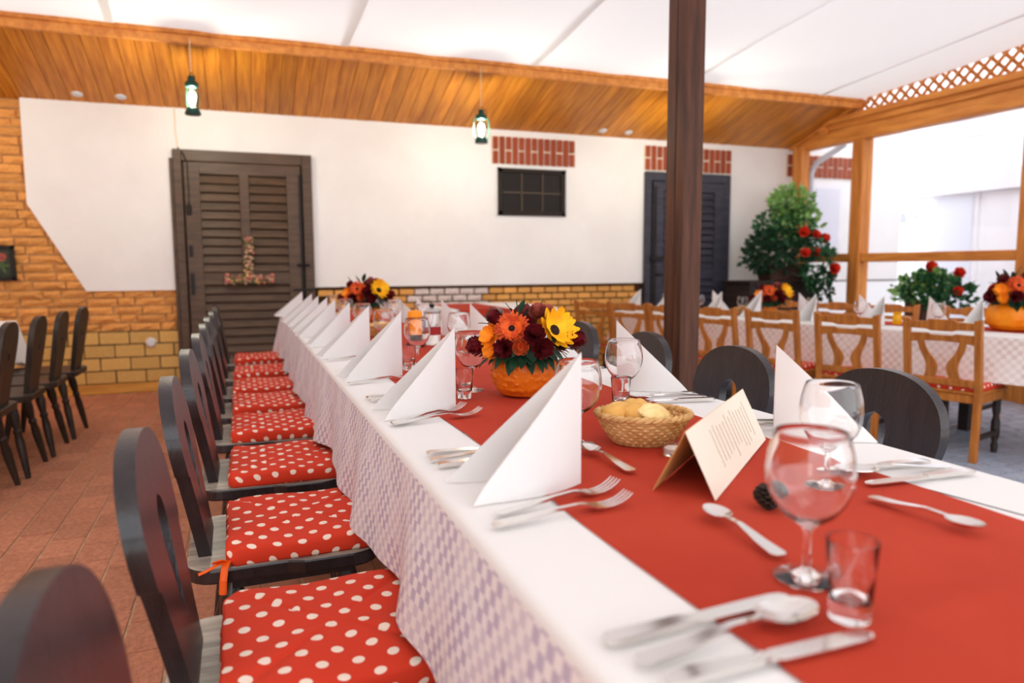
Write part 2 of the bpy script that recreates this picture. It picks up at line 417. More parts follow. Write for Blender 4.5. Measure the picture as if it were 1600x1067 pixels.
# ---- back wall, left brickwork
wl = MB().box(-4.7, -.40, WY+.035, WY+.25, 0, 2.75).build('wall_back_left', 'mortar_light')
struct(wl, 'rough orange brickwork of the back wall left of the brown louvred door', 'wall')
RB = use(ROUGH, 'brick_rough'); rb = random.Random(3)
def plaster_left_x(z):      # left boundary of the white plaster at height z
    if z > 1.637: return -1.626
    if z > .903: return -1.626+(1.637-z)/(1.637-.903)*.39
    return 99
z = .545; row = 0
while z < 2.49:
    h = .0745; zc = z+h/2; x = -2.75 - rb.uniform(0, .2)
    lim = min(plaster_left_x(zc)-.0, -.52)
    while x < lim:
        l = rb.choice([.24, .25, .23, .24, .13, .2])
        x1 = min(x+l, lim+.03 if lim > -.6 else lim+.04)
        if x1-x > .05: brick(wl, RB, (x+x1)/2, WY+.045+rb.uniform(-.006, .008), zc+rb.uniform(-.004, .004), x1-x-.012, .075, h-.012+rb.uniform(-.006, .003), rnd=rb)
        x += l+.002
    z += h; row += 1
TB = use([flat_brick(20+i, .03) for i in range(4)], 'tile_yellow')
mt = MB().box(-2.8, -.5, WY+.004, WY+.04, .08, .545).build('tile_bed', 'mortar_tile', wl)
for r in range(4):
    x = -2.7+(.118 if r % 2 else 0)
    while x < -.52:
        x1 = min(x+.236, -.515)
        if x1-x > .03: brick(wl, TB, (x+x1)/2, WY+.012, .0875+.1145*(r+.5), x1-x-.012, .03, .1145-.012, 'wall_tile', rb)
        x += .236
# ---- back wall, plaster and right brickwork
wb = MB().box(-.45, 8.13, WY+.035, WY+.25, -.15, 2.75).build('wall_back', 'mortar_dark')
struct(wb, 'back wall with white plaster above low yellow-orange brickwork', 'wall')
poly = [(-1.626, 2.51), (-1.627, 1.637), (-1.237, .903), (-.45, .903), (-.45, .905), (8.13, .905), (8.13, 2.51)]
MB().prism(poly, 'y', WY-.004, WY+.04).build('plaster', 'plaster', wb)
MB().box(.66, 8.13, WY-.012, WY+.03, .893, .909).build('plaster_edge_strip', 'mortar_dark', wb)
YB = use(FLAT, 'brick_yellow'); WB = use(ROUGH, 'brick_white'); ry = random.Random(5)
cells = []
for r in range(13):
    z = .885-.0695*(r+.5); x = .69+(.08 if r % 2 else 0)
    while x < 8.1:
        if not (4.2 < x+.078 < 5.45) and x < 6.3: cells.append((x, z, r))
        x += .158
near = [c for c in cells if c[2] < 9 and c[0] < 6.2]
for i, (x, z, r) in enumerate(cells):
    ln = .158-.016
    if (x, z, r) in near:
        white = 1.57 < x+.07 < 2.36 and r < 3
        brick(wb, WB if white else YB, x+.079, WY+.02+ry.uniform(-.004, .004), z, ln, .05, .0695-.014, rnd=ry)
mb = MB()
ns = set(near)
for c in cells:
    if c not in ns: mb.box(c[0]+.008, c[0]+.15, WY-.004, WY+.045, c[1]-.028, c[1]+.028)
o = mb.build('brick_field', 'brick_yellow', wb); o['kind'] = 'stuff'
sk = MB().box(-2.9, -.52, WY-.022, WY+.01, 0, .085).build('baseboard_back', 'skirting', bevel=.004)
struct(sk, 'ochre skirting board along the foot of the left back wall', 'skirting')
# upper wall outside
eu = MB().box(6.55, 8.13, WY+.0, WY+.3, 2.505, 4.4).box(6.47, 8.13, WY-.006, WY+.3, -.14, .91).build('wall_outside', 'ext_white'); struct(eu, 'bright white outer wall outside the corner window', 'wall')
wlft = MB().box(-4.9, -4.7, -4, 7.3, 0, 2.9).build('wall_left', 'brick_rough'); struct(wlft, 'orange brick side wall beyond the left edge', 'wall')

def lintel(name, label, x0, x1, z0, z1, n, taper=.0, seed=1):
    p = MB().box(x0-.005, x1+.005, WY-.01, WY+.01, z0-.004, z1+.004).build(name, 'mortar_pale'); struct(p, label, 'lintel')
    R = use(FLAT, 'brick_red'); r = random.Random(seed); w = (x1-x0)/n
    for i in range(n):
        xc = x0+w*(i+.5); tw = w*.70
        if i % 2 == 0:
            segs = [(z0, (z0+z1)/2-.008), ((z0+z1)/2+.008, z1)]
        else: segs = [(z0, z1)]
        for a, b in segs: brick(p, R, xc, WY-.014, (a+b)/2, tw, .03, b-a-.004, rnd=r)
    return p
lintel('trim_1', 'upright red brick lintel above the small dark vent', 2.468, 3.405, 2.152, 2.425, 13, seed=1)
lintel('trim_2', 'upright red brick lintel above the slate louvred door', 4.262, 5.424, 2.162, 2.428, 15, seed=2)
lintel('trim_3', 'upright red brick lintel partly behind the corner window post', 6.24, 7.27, 2.17, 2.43, 13, seed=3)

# ---- louvred doors
def louvre_door(name, label, x0, x1, ztop, mat, lower_full=True, left_gap=False):
    d = thing(name, label, 'door', ((x0+x1)/2, WY-.004, 0)); d['kind'] = 'structure'
    W = x1-x0; hw = W/2; D = -.06
    MB().box(-hw, -hw+.07, D, 0, 0, ztop).box(hw-.09, hw, D, 0, 0, ztop).box(-hw+.0701, hw-.0901, D, 0, ztop-.10, ztop).build('frame', mat, d, bevel=.005)
    MB().box(-hw+.06, hw-.08, -.02, -.002, 0, ztop-.09).build('backing_panel', 'vent_dark', d)
    L0, L1 = -hw+.085, hw-.105       # leaf
    st = .125
    lf = MB().box(L0, L0+st, -.075, -.03, .02, ztop-.11).box(L1-st, L1, -.075, -.03, .02, ztop-.11)
    lf.box(L0+st, L1-st, -.075, -.03, ztop-.21, ztop-.11).box(L0+st, L1-st, -.075, -.03, .945, 1.055).box(L0+st, L1-st, -.075, -.03, .02, .16)
    mid = (L0+L1)/2
    lf.box(mid-.04, mid+.04, -.076, -.03, 1.05, ztop-.2)
    lf.build('leaf', mat, d, bevel=.004)
    def slats(xa, xb, za, zb, n):
        me = None; stp = (zb-za)/n
        m = MB().box(-(xb-xa)/2, (xb-xa)/2, -.006, .006, -stp*.50, stp*.50).mesh('slat', .002); m.materials.append(M[mat])
        for i in range(n):
            o = obj('slat', m, None, d, ((xa+xb)/2, -.052, za+stp*(i+.5)), (math.radians(-22), 0, 0))
    slats(L0+st, mid-.04, 1.058, ztop-.212, 11); slats(mid+.04, L1-st, 1.058, ztop-.212, 11)
    slats(L0+st, L1-st, .165, .942, 10)
    return d, hw
d1, hw = louvre_door('door_1', 'dark brown louvred wooden door with a dried flower ornament', -.505, .67, 2.135, 'door_brown')
MB().box(-hw-.03, -hw-.002, -.035, 0, 0, 2.06).build('side_board', 'door_brown', d1, bevel=.003)
MB().box(hw-.125, hw-.105, -.086, -.07, .75, 1.95).tube([(hw-.16, -.088, 1.12), (hw-.05, -.088, 1.12)], .012).box(hw-.20, hw-.0, -.088, -.07, .88, .90).build('bolt', 'iron', d1)
MB().box(-hw+.10, -hw+.13, -.09, -.07, 1.2, 1.3).box(-hw+.10, -hw+.13, -.09, -.07, .86, 1.05).build('hinge', 'iron', d1)
d2, hw2 = louvre_door('door_2', 'slate blue-grey louvred door behind the timber post', 4.262, 5.392, 2.142, 'door_blue')
MB().box(-hw2+.09, -hw2+.125, -.082, -.07, .3, 1.98).box(-hw2+.05, -hw2+.22, -.1, -.075, 1.16, 1.2).build('bolt', 'iron', d2)
MB().tube([(0, 0, 0), (0, -.05, 0), (.10, -.055, -.005)], .009).build('handle', 'iron', d2, loc=(-hw2+.14, -.075, 1.0))
# ---- cable above the brown door
pts = [(-.472, WY-.012, 2.50), (-.474, WY-.012, 2.3), (-.46, WY-.02, 2.15), (-.42, WY-.075, 2.10), (-.39, WY-.08, 2.02), (-.385, WY-.08, 1.75), (-.39, WY-.08, 1.66)]
cb = thing('lamp_cable', 'thin pale cable running down from the ceiling to the brown door', 'cable', (-.472, WY-.012, 2.5))
MB().tube([Vector(p)-Vector(pts[0]) for p in pts[:3]], .0045, 6).build('wire', 'cord', cb)
MB().tube([Vector(p)-Vector(pts[0]) for p in pts[2:]], .006, 6).build('dark_wire', 'iron', cb)
MB().lathe([(0, -.1), (.018, -.095), (.024, -.03), (.012, 0), (0, .003)], 10, tuple(Vector(pts[-1])-Vector(pts[0]))).build('plug', 'iron', cb, smooth=True)
# ---- vent window
v = thing('window_1', 'small dark vent window with wire mesh below a brick lintel', 'vent', (2.91, WY-.004, 1.87)); v['kind'] = 'structure'
a, b = .381, .240
MB().box(-a, a, -.03, 0, -b, -b+.045).box(-a, a, -.03, 0, b-.045, b).box(-a, -a+.05, -.03, 0, -b, b).box(a-.05, a, -.03, 0, -b, b).build('frame', 'vent_dark', v, bevel=.004)
MB().box(-a+.04, a-.04, -.008, -.002, -b+.04, b-.04).build('backing', 'black', v)
mb = MB()
for i in range(22): x = -a+.06+i*(2*a-.12)/21; mb.box(x-.0016, x+.0016, -.016, -.013, -b+.04, b-.04)
for i in range(13): z = -b+.05+i*(2*b-.1)/12; mb.box(-a+.04, a-.04, -.016, -.013, z-.0016, z+.0016)
mb.build('wire_mesh', 'cone', v)
MB().box(-.125, -.113, -.02, -.01, -b+.04, b-.04).box(.113, .125, -.02, -.01, -b+.04, b-.04).box(-a+.04, a-.04, -.02, -.01, -.012, 0).build('bar', 'vent_wire', v)

# ---- sloping plank ceiling
SL = .32; ZW = 2.492; YF = 6.09
cl = thing('ceiling', 'sloping ceiling of varnished pine planks above the back wall', 'ceiling'); cl['kind'] = 'structure'
ln = (WY-YF)/math.cos(math.atan(SL)); ang = -math.atan(SL)
pm = MB().box(-.0575, .0575, -.01, ln+.02, 0, .02).mesh('plank', .0035); pm.materials.append(M['plank'])
x = -3.2
while x < 6.25:
    obj('plank', pm, None, cl, (x, YF, ZW+(WY-YF)*SL+random.uniform(-.001, .001)), (ang, 0, 0)); x += .118
rfm = MB().prism([(YF-.02, ZW+(WY-YF)*SL+.03), (WY+.3, ZW-.07+.06), (WY+.3, ZW+.25), (YF-.02, ZW+(WY-YF)*SL+.12)], 'x', -4.9, 6.45).build('roof_back', 'roof'); struct(rfm, 'roof deck above the pine planks', 'roof')
fa = MB().box(-4.8, 6.3, YF-.045, YF+.0, 2.765, 2.83).box(-4.8, 6.3, YF-.06, YF+.005, 2.83, 2.872).build('trim_4', 'beam', bevel=.004); struct(fa, 'long brown fascia board where planks meet the white canopy', 'fascia board')
for i, (x, y) in enumerate(((-1.19, 6.96), (-.87, 6.955), (3.68, 6.955), (3.99, 6.955))):
    z = ZW+(WY-y)*SL
    o = MB().lathe([(0, -.012), (.03, -.012), (.042, -.004), (.044, 0), (0, .001)], 16).build('ceiling_spot', 'white_plastic', smooth=True)
    o.location = (x, y, z); o.rotation_euler = (ang, 0, 0)
    tag(o, ['small pale ceiling spot on the planks, farthest left', 'small pale ceiling spot just left of the first hanging lantern', 'small pale ceiling spot right of the vent lintel, left one', 'small pale ceiling spot nearest the timber post'][i], 'spot light', 'ceiling spots on the planks')
# ---- canopy of fabric panels
cn = thing('fabric_canopy', 'white translucent fabric canopy stretched in panels over the tables', 'canopy'); cn['kind'] = 'structure'
seams = [-4.6, -2.45, -.8, .86, 2.5, 4.13, 5.75, 6.36]
for i in range(len(seams)-1):
    x0, x1 = seams[i]-.03, seams[i+1]+.03; nx, ny = 12, 40; vs = []; fs = []
    rnd = random.Random(i+4); ph = rnd.uniform(0, 6)
    for k in range(ny+1):
        y = 6.075-8.4*k/ny
        for j in range(nx+1):
            u = j/nx; t = (6.075-y)
            z = 2.86+.075*t - min(1, t*.8)*(.07*math.sin(PI*u)**1.0) + .03*min(1, t)*(1-u)*(1 if i % 2 else .4) + .012*min(1, t)*math.sin(1.1*y+ph+2*u)
            if k == 0: z -= .012*max(0, math.sin(7*(x0+(x1-x0)*u)+i))**3
            vs.append((x0+(x1-x0)*u+.05*math.sin(t*.7+i)*min(1, t)*(1 if 0 < i < 6 else 0), y, z))
    for k in range(ny):
        for j in range(nx): a = k*(nx+1)+j; fs.append((a, a+1, a+nx+2, a+nx+1))
    MB().add(vs, fs).build('panel', 'canopy', cn, smooth=True)

# ---- right-hand window wall
XR = 6.30
wr = thing('wall_right', 'right-hand wall of brown timber posts and rails with window openings', 'window wall'); wr['kind'] = 'structure'
def post(x0, x1, y0, y1, z0, z1): MB().box(x0, x1, y0, y1, z0, z1).build('post', 'beam_v', wr, bevel=.008)
post(XR-.06, XR+.07, WY-.25, WY-.10, -.14, 2.50)
posts = [(5.99, 6.145), (4.10, 4.30), (2.2, 2.38), (.2, .38), (-1.9, -1.7)]
for a, b in posts: post(XR, XR+.15, a, b, -.14, 2.46)
MB().box(XR-.01, XR+.13, -4, WY-.1, 2.445, 2.60).build('top_plate', 'beam', wr, bevel=.006)
MB().box(XR-.035, XR+.12, -4, WY-.55, 2.60, 2.665).build('upper_plate', 'beam', wr, bevel=.006)
MB().box(XR-.065, XR+.12, -4, WY-.55, 2.665, 2.73).build('cornice', 'beam', wr, bevel=.006)
MB().box(XR-.10, XR-.02, WY-.62, WY-.54, 2.56, 2.64).build('peg_block', 'beam', wr, bevel=.005)
ys = [WY-.1] + [v for p in posts for v in (p[1], p[0])]
pane_n = 0
for k in range(0, len(ys)-1, 2):
    b, a = ys[k], ys[k+1]
    if b-a < .1: continue
    MB().box(XR+.03, XR+.10, a-.002, b+.002, 1.131, 1.226).build('mid_rail', 'beam', wr, bevel=.005)
    MB().box(XR+.0, XR+.12, a-.002, b+.002, .38, .47).build('sill', 'beam', wr, bevel=.005)
    MB().box(XR+.03, XR+.10, a-.002, b+.002, -.14, .385).build('lower_panel', 'beam', wr)
    MB().box(XR+.062, XR+.068, a, b, 1.22, 2.45).build('pane', 'pane', wr)
    MB().box(XR+.062, XR+.068, a, b, .46, 1.14).build('pane', 'pane', wr)
# lattice above the beam
lt = thing('trim_5', 'brown diagonal timber lattice above the window beam', 'lattice', (XR+.02, 0, 2.73)); lt['kind'] = 'structure'
LH = .5
sm = MB().box(-.006, .006, -.015, .015, -LH*.75, LH*.75).mesh('lattice_slat'); sm.materials.append(M['beam_v'])
def lat_top(y): return 2.86+.075*(6.075-y)-2.73
y = 6.45
MB().prism([(6.42, 0), (-3.9, 0), (-3.9, .01), (6.42, .01)], 'x', -.012, .012).build('bottom_bead', 'beam', lt)
while y > 1.6:
    for sgn in (1, -1):
        h = max(.10, lat_top(y)+.04)/math.cos(PI/4)
        # slat cut to the height of the gap at that spot
        sc = h/(LH*1.5)
        o = obj('lattice_slat', sm, None, lt, (.008*sgn, y+sgn*h/2*math.sin(PI/4), h/2*math.cos(PI/4)), (-sgn*PI/4, 0, 0), (1, 1, sc))
    y -= .125
# rafter along the end of the planks
o = MB().prism([(WY-.02, ZW-.02), (YF-.05, ZW+(WY-YF)*SL-.02), (YF-.05, ZW+(WY-YF)*SL+.07), (WY-.02, ZW+.09)], 'x', XR-.045, XR+.035).build('trim_6', 'beam'); struct(o, 'sloping brown rafter closing the right end of the planks', 'rafter')

# ---- outside buildings
ex = MB().box(9.0, 9.3, -6, 12, -.15, 7.5).build('courtyard_building', 'ext_white'); struct(ex, 'bright white building across the courtyard', 'building')
MB().box(8.85, 9.0, 4.0, 7.8, 2.03, 2.28).build('eave_band', 'ext_band', ex)
def ewin(y0, y1, z0, z1, name='window', m='ext_grey'):
    f = MB().box(8.97, 9.02, y0-.06, y1+.06, z0-.06, z1+.06).build(name, 'ext_band', ex); MB().box(8.955, 8.98, y0, y1, z0, z1).build('pane', m, f)
ewin(6.62, 7.13, 2.75, 3.1); ewin(6.70, 7.22, 0, 2.0, 'door'); ewin(4.6, 5.6, 2.75, 3.6); ewin(4.7, 5.5, .9, 1.9); ewin(5.9, 6.5, 0, 2.02, 'door', 'ext_band')
MB().tube([(8.99, 7.55, 1.75), (8.8, 7.55, 1.85), (8.7, 7.55, 1.8)], .015).lathe([(0, .1), (.05, .06), (.07, -.06), (0, -.08)], 10, (8.7, 7.55, 1.75)).build('wall_lamp', 'ext_grey', ex)
o = MB().box(6.62, 7.12, WY-.03, WY-.004, 1.28, 2.1).build('window_2', 'ext_band'); struct(o, 'pale window under the brick lintel outside', 'window'); MB().box(6.68, 7.06, WY-.04, WY-.028, 1.34, 2.04).build('pane', 'ext_grey', o)
dp = MB().tube([(6.53, WY-.1, -.1), (6.53, WY-.1, 2.2), (6.56, WY-.14, 2.32), (6.75, WY-.4, 2.52)], .035, 10).build('drain_pipe', 'pipe', smooth=True); struct(dp, 'pale grey drain pipe outside the corner window', 'pipe')

# ---- timber post between the tables
tp = thing('timber_post', 'dark stained double timber post standing between the two long tables', 'post', (2.22, 3.285, -.1)); tp['kind'] = 'structure'
MB().box(-.06, .06, -.085, -.012, 0, 3.30).build('timber', 'post_dark', tp, bevel=.004)
MB().box(-.055, .055, .0, .085, 0, 3.30).build('timber', 'post_dark', tp, bevel=.004)
MB().box(-.045, .045, -.02, .01, 0, 3.30).build('filler', 'vent_dark', tp)

# ================================================================== THINGS
from mathutils import noise as mnoise
def uvmesh(name, vs, fs, uvs, smooth=True):
    me = bpy.data.meshes.new(name); me.from_pydata([tuple(v) for v in vs], [], fs)
    ul = me.uv_layers.new(name='UVMap')
    for lp in me.loops: ul.data[lp.index].uv = uvs[lp.vertex_index]
    if smooth: me.polygons.foreach_set('use_smooth', [True]*len(me.polygons))
    me.update(); return me
def rrect(hx, hy, r, n=6, m=8):
    """rounded rectangle outline, counter-clockwise, n pts per corner and m per side"""
    out = []
    for (cx, cy, a0) in ((hx-r, hy-r, 0), (-hx+r, hy-r, PI/2), (-hx+r, -hy+r, PI), (hx-r, -hy+r, 3*PI/2)):
        for i in range(n+1): a = a0+PI/2*i/n; out.append((cx+r*math.cos(a), cy+r*math.sin(a)))
    res = []
    for i, p in enumerate(out):
        res.append(p); q = out[(i+1) % len(out)]
        if (i+1) % (n+1) == 0:
            for k in range(1, m): res.append((p[0]+(q[0]-p[0])*k/m, p[1]+(q[1]-p[1])*k/m))
    return res

# ---------------------------------------------------------------- chairs
def cushion_mesh(hx, hy, th, seed, name='cushion'):
    out = rrect(hx, hy, .03); n = len(out); r = random.Random(seed); vs = []; uvs = []; fs = []
    lev = [(.985, 0.0, .048), (1.0, .12, .042), (1.003, .45, .026), (.998, .78, .012), (.98, .95, .003), (.955, 1.0, 0), (.75, 1.04, 0), (.4, 1.07, 0)]
    for s, z, arc in lev:
        for i, (x, y) in enumerate(out):
            wv = 1+.006*math.sin(i*1.3+seed)+.004*math.sin(i*2.9+2*seed)
            zz = th*z + (.003*math.sin(i*.9+seed*2+z*3) if z > .3 else 0)
            vs.append((x*s*wv, y*s*wv, zz)); d = math.hypot(x, y); k = s+(arc/d)
            uvs.append((x*k+.37*seed, y*k+.21*seed))
    L = len(lev)
    for k in range(L-1):
        for i in range(n): j = (i+1) % n; fs.append((k*n+i, k*n+j, (k+1)*n+j, (k+1)*n+i))
    vs.append((0, 0, th*1.11)); uvs.append((.37*seed, .21*seed)); c = len(vs)-1
    for i in range(n): fs.append(((L-1)*n+i, (L-1)*n+(i+1) % n, c))
    vs.append((0, 0, 0)); uvs.append((.37*seed, .21*seed)); c = len(vs)-1
    for i in range(n): fs.append(((i+1) % n, i, c))
    me = uvmesh(name, vs, fs, uvs); me.materials.append(M['dots']); return me
def crom(p, n=4):
    out = []
    for i in range(len(p)-1):
        p0, p1, p2, p3 = p[max(i-1, 0)], p[i], p[i+1], p[min(i+2, len(p)-1)]
        for k in range(n):
            t = k/n; out.append(tuple(.5*(2*b+(c-a)*t+(2*a-5*b+4*c-d)*t*t+(3*b-a-3*c+d)*t**3) for a, b, c, d in zip(p0, p1, p2, p3)))
    return out+[p[-1]]
def plate(rows, t, lean, x0, z0, mat, edge=None):
    """chair back cut from a board: rows (z, half width, half hole width); leans back along -x"""
    bm = bmesh.new(); prev = None; faces = []
    rows = [(z, max(w, .004), h if h > .003 else 0) for z, w, h in crom(rows, 3)]
    def P(z, y): return bm.verts.new((x0-(z-z0)*lean, y, z))
    for z, w, h in rows:
        a = P(z, -w); d = P(z, w)
        if h < 1e-4: b = P(z, 0); c = b
        else: b = P(z, -h); c = P(z, h)
        cur = (a, b, c, d)
        if prev:
            pa, pb, pc, pd = prev
            faces.append(bm.faces.new((pa, pb, b, a))); faces.append(bm.faces.new((pc, pd, d, c)))
        prev = cur
    # merge centre verts where there is no hole is implicit (b is c)
    geo = bmesh.ops.extrude_face_region(bm, geom=faces)
    mv = [g for g in geo['geom'] if isinstance(g, bmesh.types.BMVert)]
    bmesh.ops.translate(bm, verts=mv, vec=(-t, 0, 0))
    bmesh.ops.recalc_face_normals(bm, faces=bm.faces)
    es = [e for e in bm.edges if len(e.link_faces) == 2 and e.calc_face_angle(0) > .9]
    bmesh.ops.bevel(bm, geom=es, offset=.0025, segments=2, affect='EDGES', clamp_overlap=True, material=1)
    for f in bm.faces: f.smooth = True
    for e in bm.edges:
        if len(e.link_faces) == 2 and e.calc_face_angle(0) > .35: e.smooth = False
    me = bpy.data.meshes.new('backrest'); bm.to_mesh(me); bm.free()
    me.materials.append(M[mat]); me.materials.append(M['chair_edge']); return me
def leg_mesh(top, foot, prof, name='leg', n=12):
    """turned leg: radius profile (t, r) swept from top to foot"""
    top, foot = Vector(top), Vector(foot); pts = [top.lerp(foot, t) for t, r in prof]
    return MB().tube(pts, [r for t, r in prof], n).mesh(name, smooth=True)
TURN = [(0, .016), (.06, .018), (.12, .024), (.2, .026), (.3, .021), (.36, .016), (.38, .022), (.41, .022), (.43, .017), (.55, .022), (.75, .019), (1, .013)]
R_DISC = [(.43, .098, 0), (.50, .112, 0), (.52, .117, 0), (.54, .122, .004), (.57, .131, .012), (.61, .143, .022), (.645, .156, .032), (.65, .168, .033), (.67, .176, .038), (.695, .181, .040), (.715, .182, .036), (.73, .180, .027), (.738, .179, .014), (.744, .177, 0), (.757, .173, 0), (.775, .164, 0), (.795, .148, 0), (.812, .128, 0), (.827, .102, 0), (.838, .070, 0), (.844, .035, 0), (.846, .006, 0)]
R_PLANK = [(.43, .085, 0), (.52, .10, 0), (.60, .115, 0), (.655, .122, 0), (.66, .123, .012), (.675, .125, .018), (.69, .127, .012), (.695, .128, 0), (.75, .130, 0), (.79, .122, 0), (.815, .105, 0), (.832, .078, 0), (.842, .045, 0), (.846, .008, 0)]
def dark_chair(label, rows, mat, cushion, smat, group, worn=False):
    t = thing('plank_chair', label, 'chair', (0, 0, 0), 0, group)
    out = [(x+(.0), y) for x, y in rrect(.215, .205, .07)]
    out = [(x-.03, y*(1 if x > 0 else .93)) for x, y in out]
    so = MB().prism(out, 'z', .405, .44).build('seat', mat, t, bevel=.006, seg=2)
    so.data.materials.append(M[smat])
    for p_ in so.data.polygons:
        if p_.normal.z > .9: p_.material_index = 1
    obj('backrest', plate(rows, .028, .165, -.19, .43, mat), None, t)
    for sx, sy in ((1, 1), (1, -1), (-1, 1), (-1, -1)):
        o = obj('leg', leg_mesh((sx*.12-.02, sy*.12, .41), (sx*.19-.02, sy*.175, 0), TURN), mat, t)
    for s_ in (-1, 1): MB().box(-.15, .12, s_*.125-.025, s_*.125+.025, .375, .405).build('batten', mat, t)
    if cushion: obj('cushion', cushion_mesh(.19, .188, .042, 1.0), None, t, (.03, 0, .44))
    return t
NEAR = 'black plank chairs with red polka dot cushions along the left of the long table'
c0 = dark_chair('x', R_DISC, 'chair_dark', True, 'seat_worn_sheen', NEAR)
CX = .105
ly = [(.64, 0), (1.235, 0), (1.835, .01), (2.44, -.01), (3.03, .0), (3.55, .02), (4.06, 0), (4.66, -.01), (5.37, 0)]
lab = ['blurred dark chair back in the bottom left corner, closest to the camera',
       'black round-backed chair with the largest red polka dot cushion, left of the table',
       'black chair whose red dotted cushion is tied on with an orange ribbon'] + \
      ['black round-backed chair with red dotted cushion, %s along the left of the table' % ORD(i) for i in (3, 4, 5, 6, 7, 8)]
CH = []
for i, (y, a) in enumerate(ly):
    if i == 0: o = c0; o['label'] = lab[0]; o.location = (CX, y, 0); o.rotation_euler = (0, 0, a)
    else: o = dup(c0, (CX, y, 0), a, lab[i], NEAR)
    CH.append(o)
cms = [cushion_mesh(.19, .188, .042, s) for s in (2.3, 3.1, 4.7, 5.2)]
for i, o in enumerate(CH[1:]):
    for ch in [k for k in bpy.data.objects if k.parent == o and k.name.startswith('cushion')]: ch.data = cms[i % 4]
# orange ribbon on the second cushion (its own tie)
rb_ = thing('cushion_ribbon', 'orange ribbon tied in a bow at a cushion corner', 'ribbon', (CX-.155, 1.655, .452))
MB().tube([(0, 0, 0), (-.012, -.014, .01), (-.028, -.012, .006), (-.03, -.004, .0), (-.006, .0, .002)], .006, 6, flat=.3).build('loop', 'ribbon', rb_)
MB().tube([(0, 0, 0), (-.006, -.02, -.006), (-.010, -.034, -.03), (-.012, -.036, -.06)], .008, 6, flat=.3).build('tail', 'ribbon', rb_)
MB().tube([(0, 0, 0), (-.02, -.008, -.002), (-.045, -.012, -.012), (-.06, -.014, -.016)], .007, 6, flat=.3).build('tail', 'ribbon', rb_)
RG = 'black plank chairs along the right of the long table'
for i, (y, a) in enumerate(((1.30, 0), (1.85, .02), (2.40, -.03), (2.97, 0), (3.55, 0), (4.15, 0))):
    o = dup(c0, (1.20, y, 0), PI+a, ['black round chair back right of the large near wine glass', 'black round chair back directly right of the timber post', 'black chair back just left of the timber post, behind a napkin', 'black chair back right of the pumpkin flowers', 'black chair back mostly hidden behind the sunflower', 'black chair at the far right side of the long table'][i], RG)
FG = 'dark plank chairs at the far left table'
cp = dark_chair('x', R_PLANK, 'chair_plank', False, 'chair_plank', FG)
for i, (x, y) in enumerate(((-1.31, 4.05), (-1.29, 4.52), (-1.27, 4.97), (-1.245, 5.43))):
    l = ['dark plank chair cut by the left edge, nearest of the far left row', 'dark plank chair second from the left edge at the far left table', 'dark plank chair third from the left edge at the far left table', 'dark plank chair farthest right, closest to the tiled wall'][i]
    if i == 0: cp.location = (x, y, 0); cp.rotation_euler = (0, 0, PI); cp['label'] = l
    else: dup(cp, (x, y, 0), PI+random.uniform(-.03, .03), l, FG)

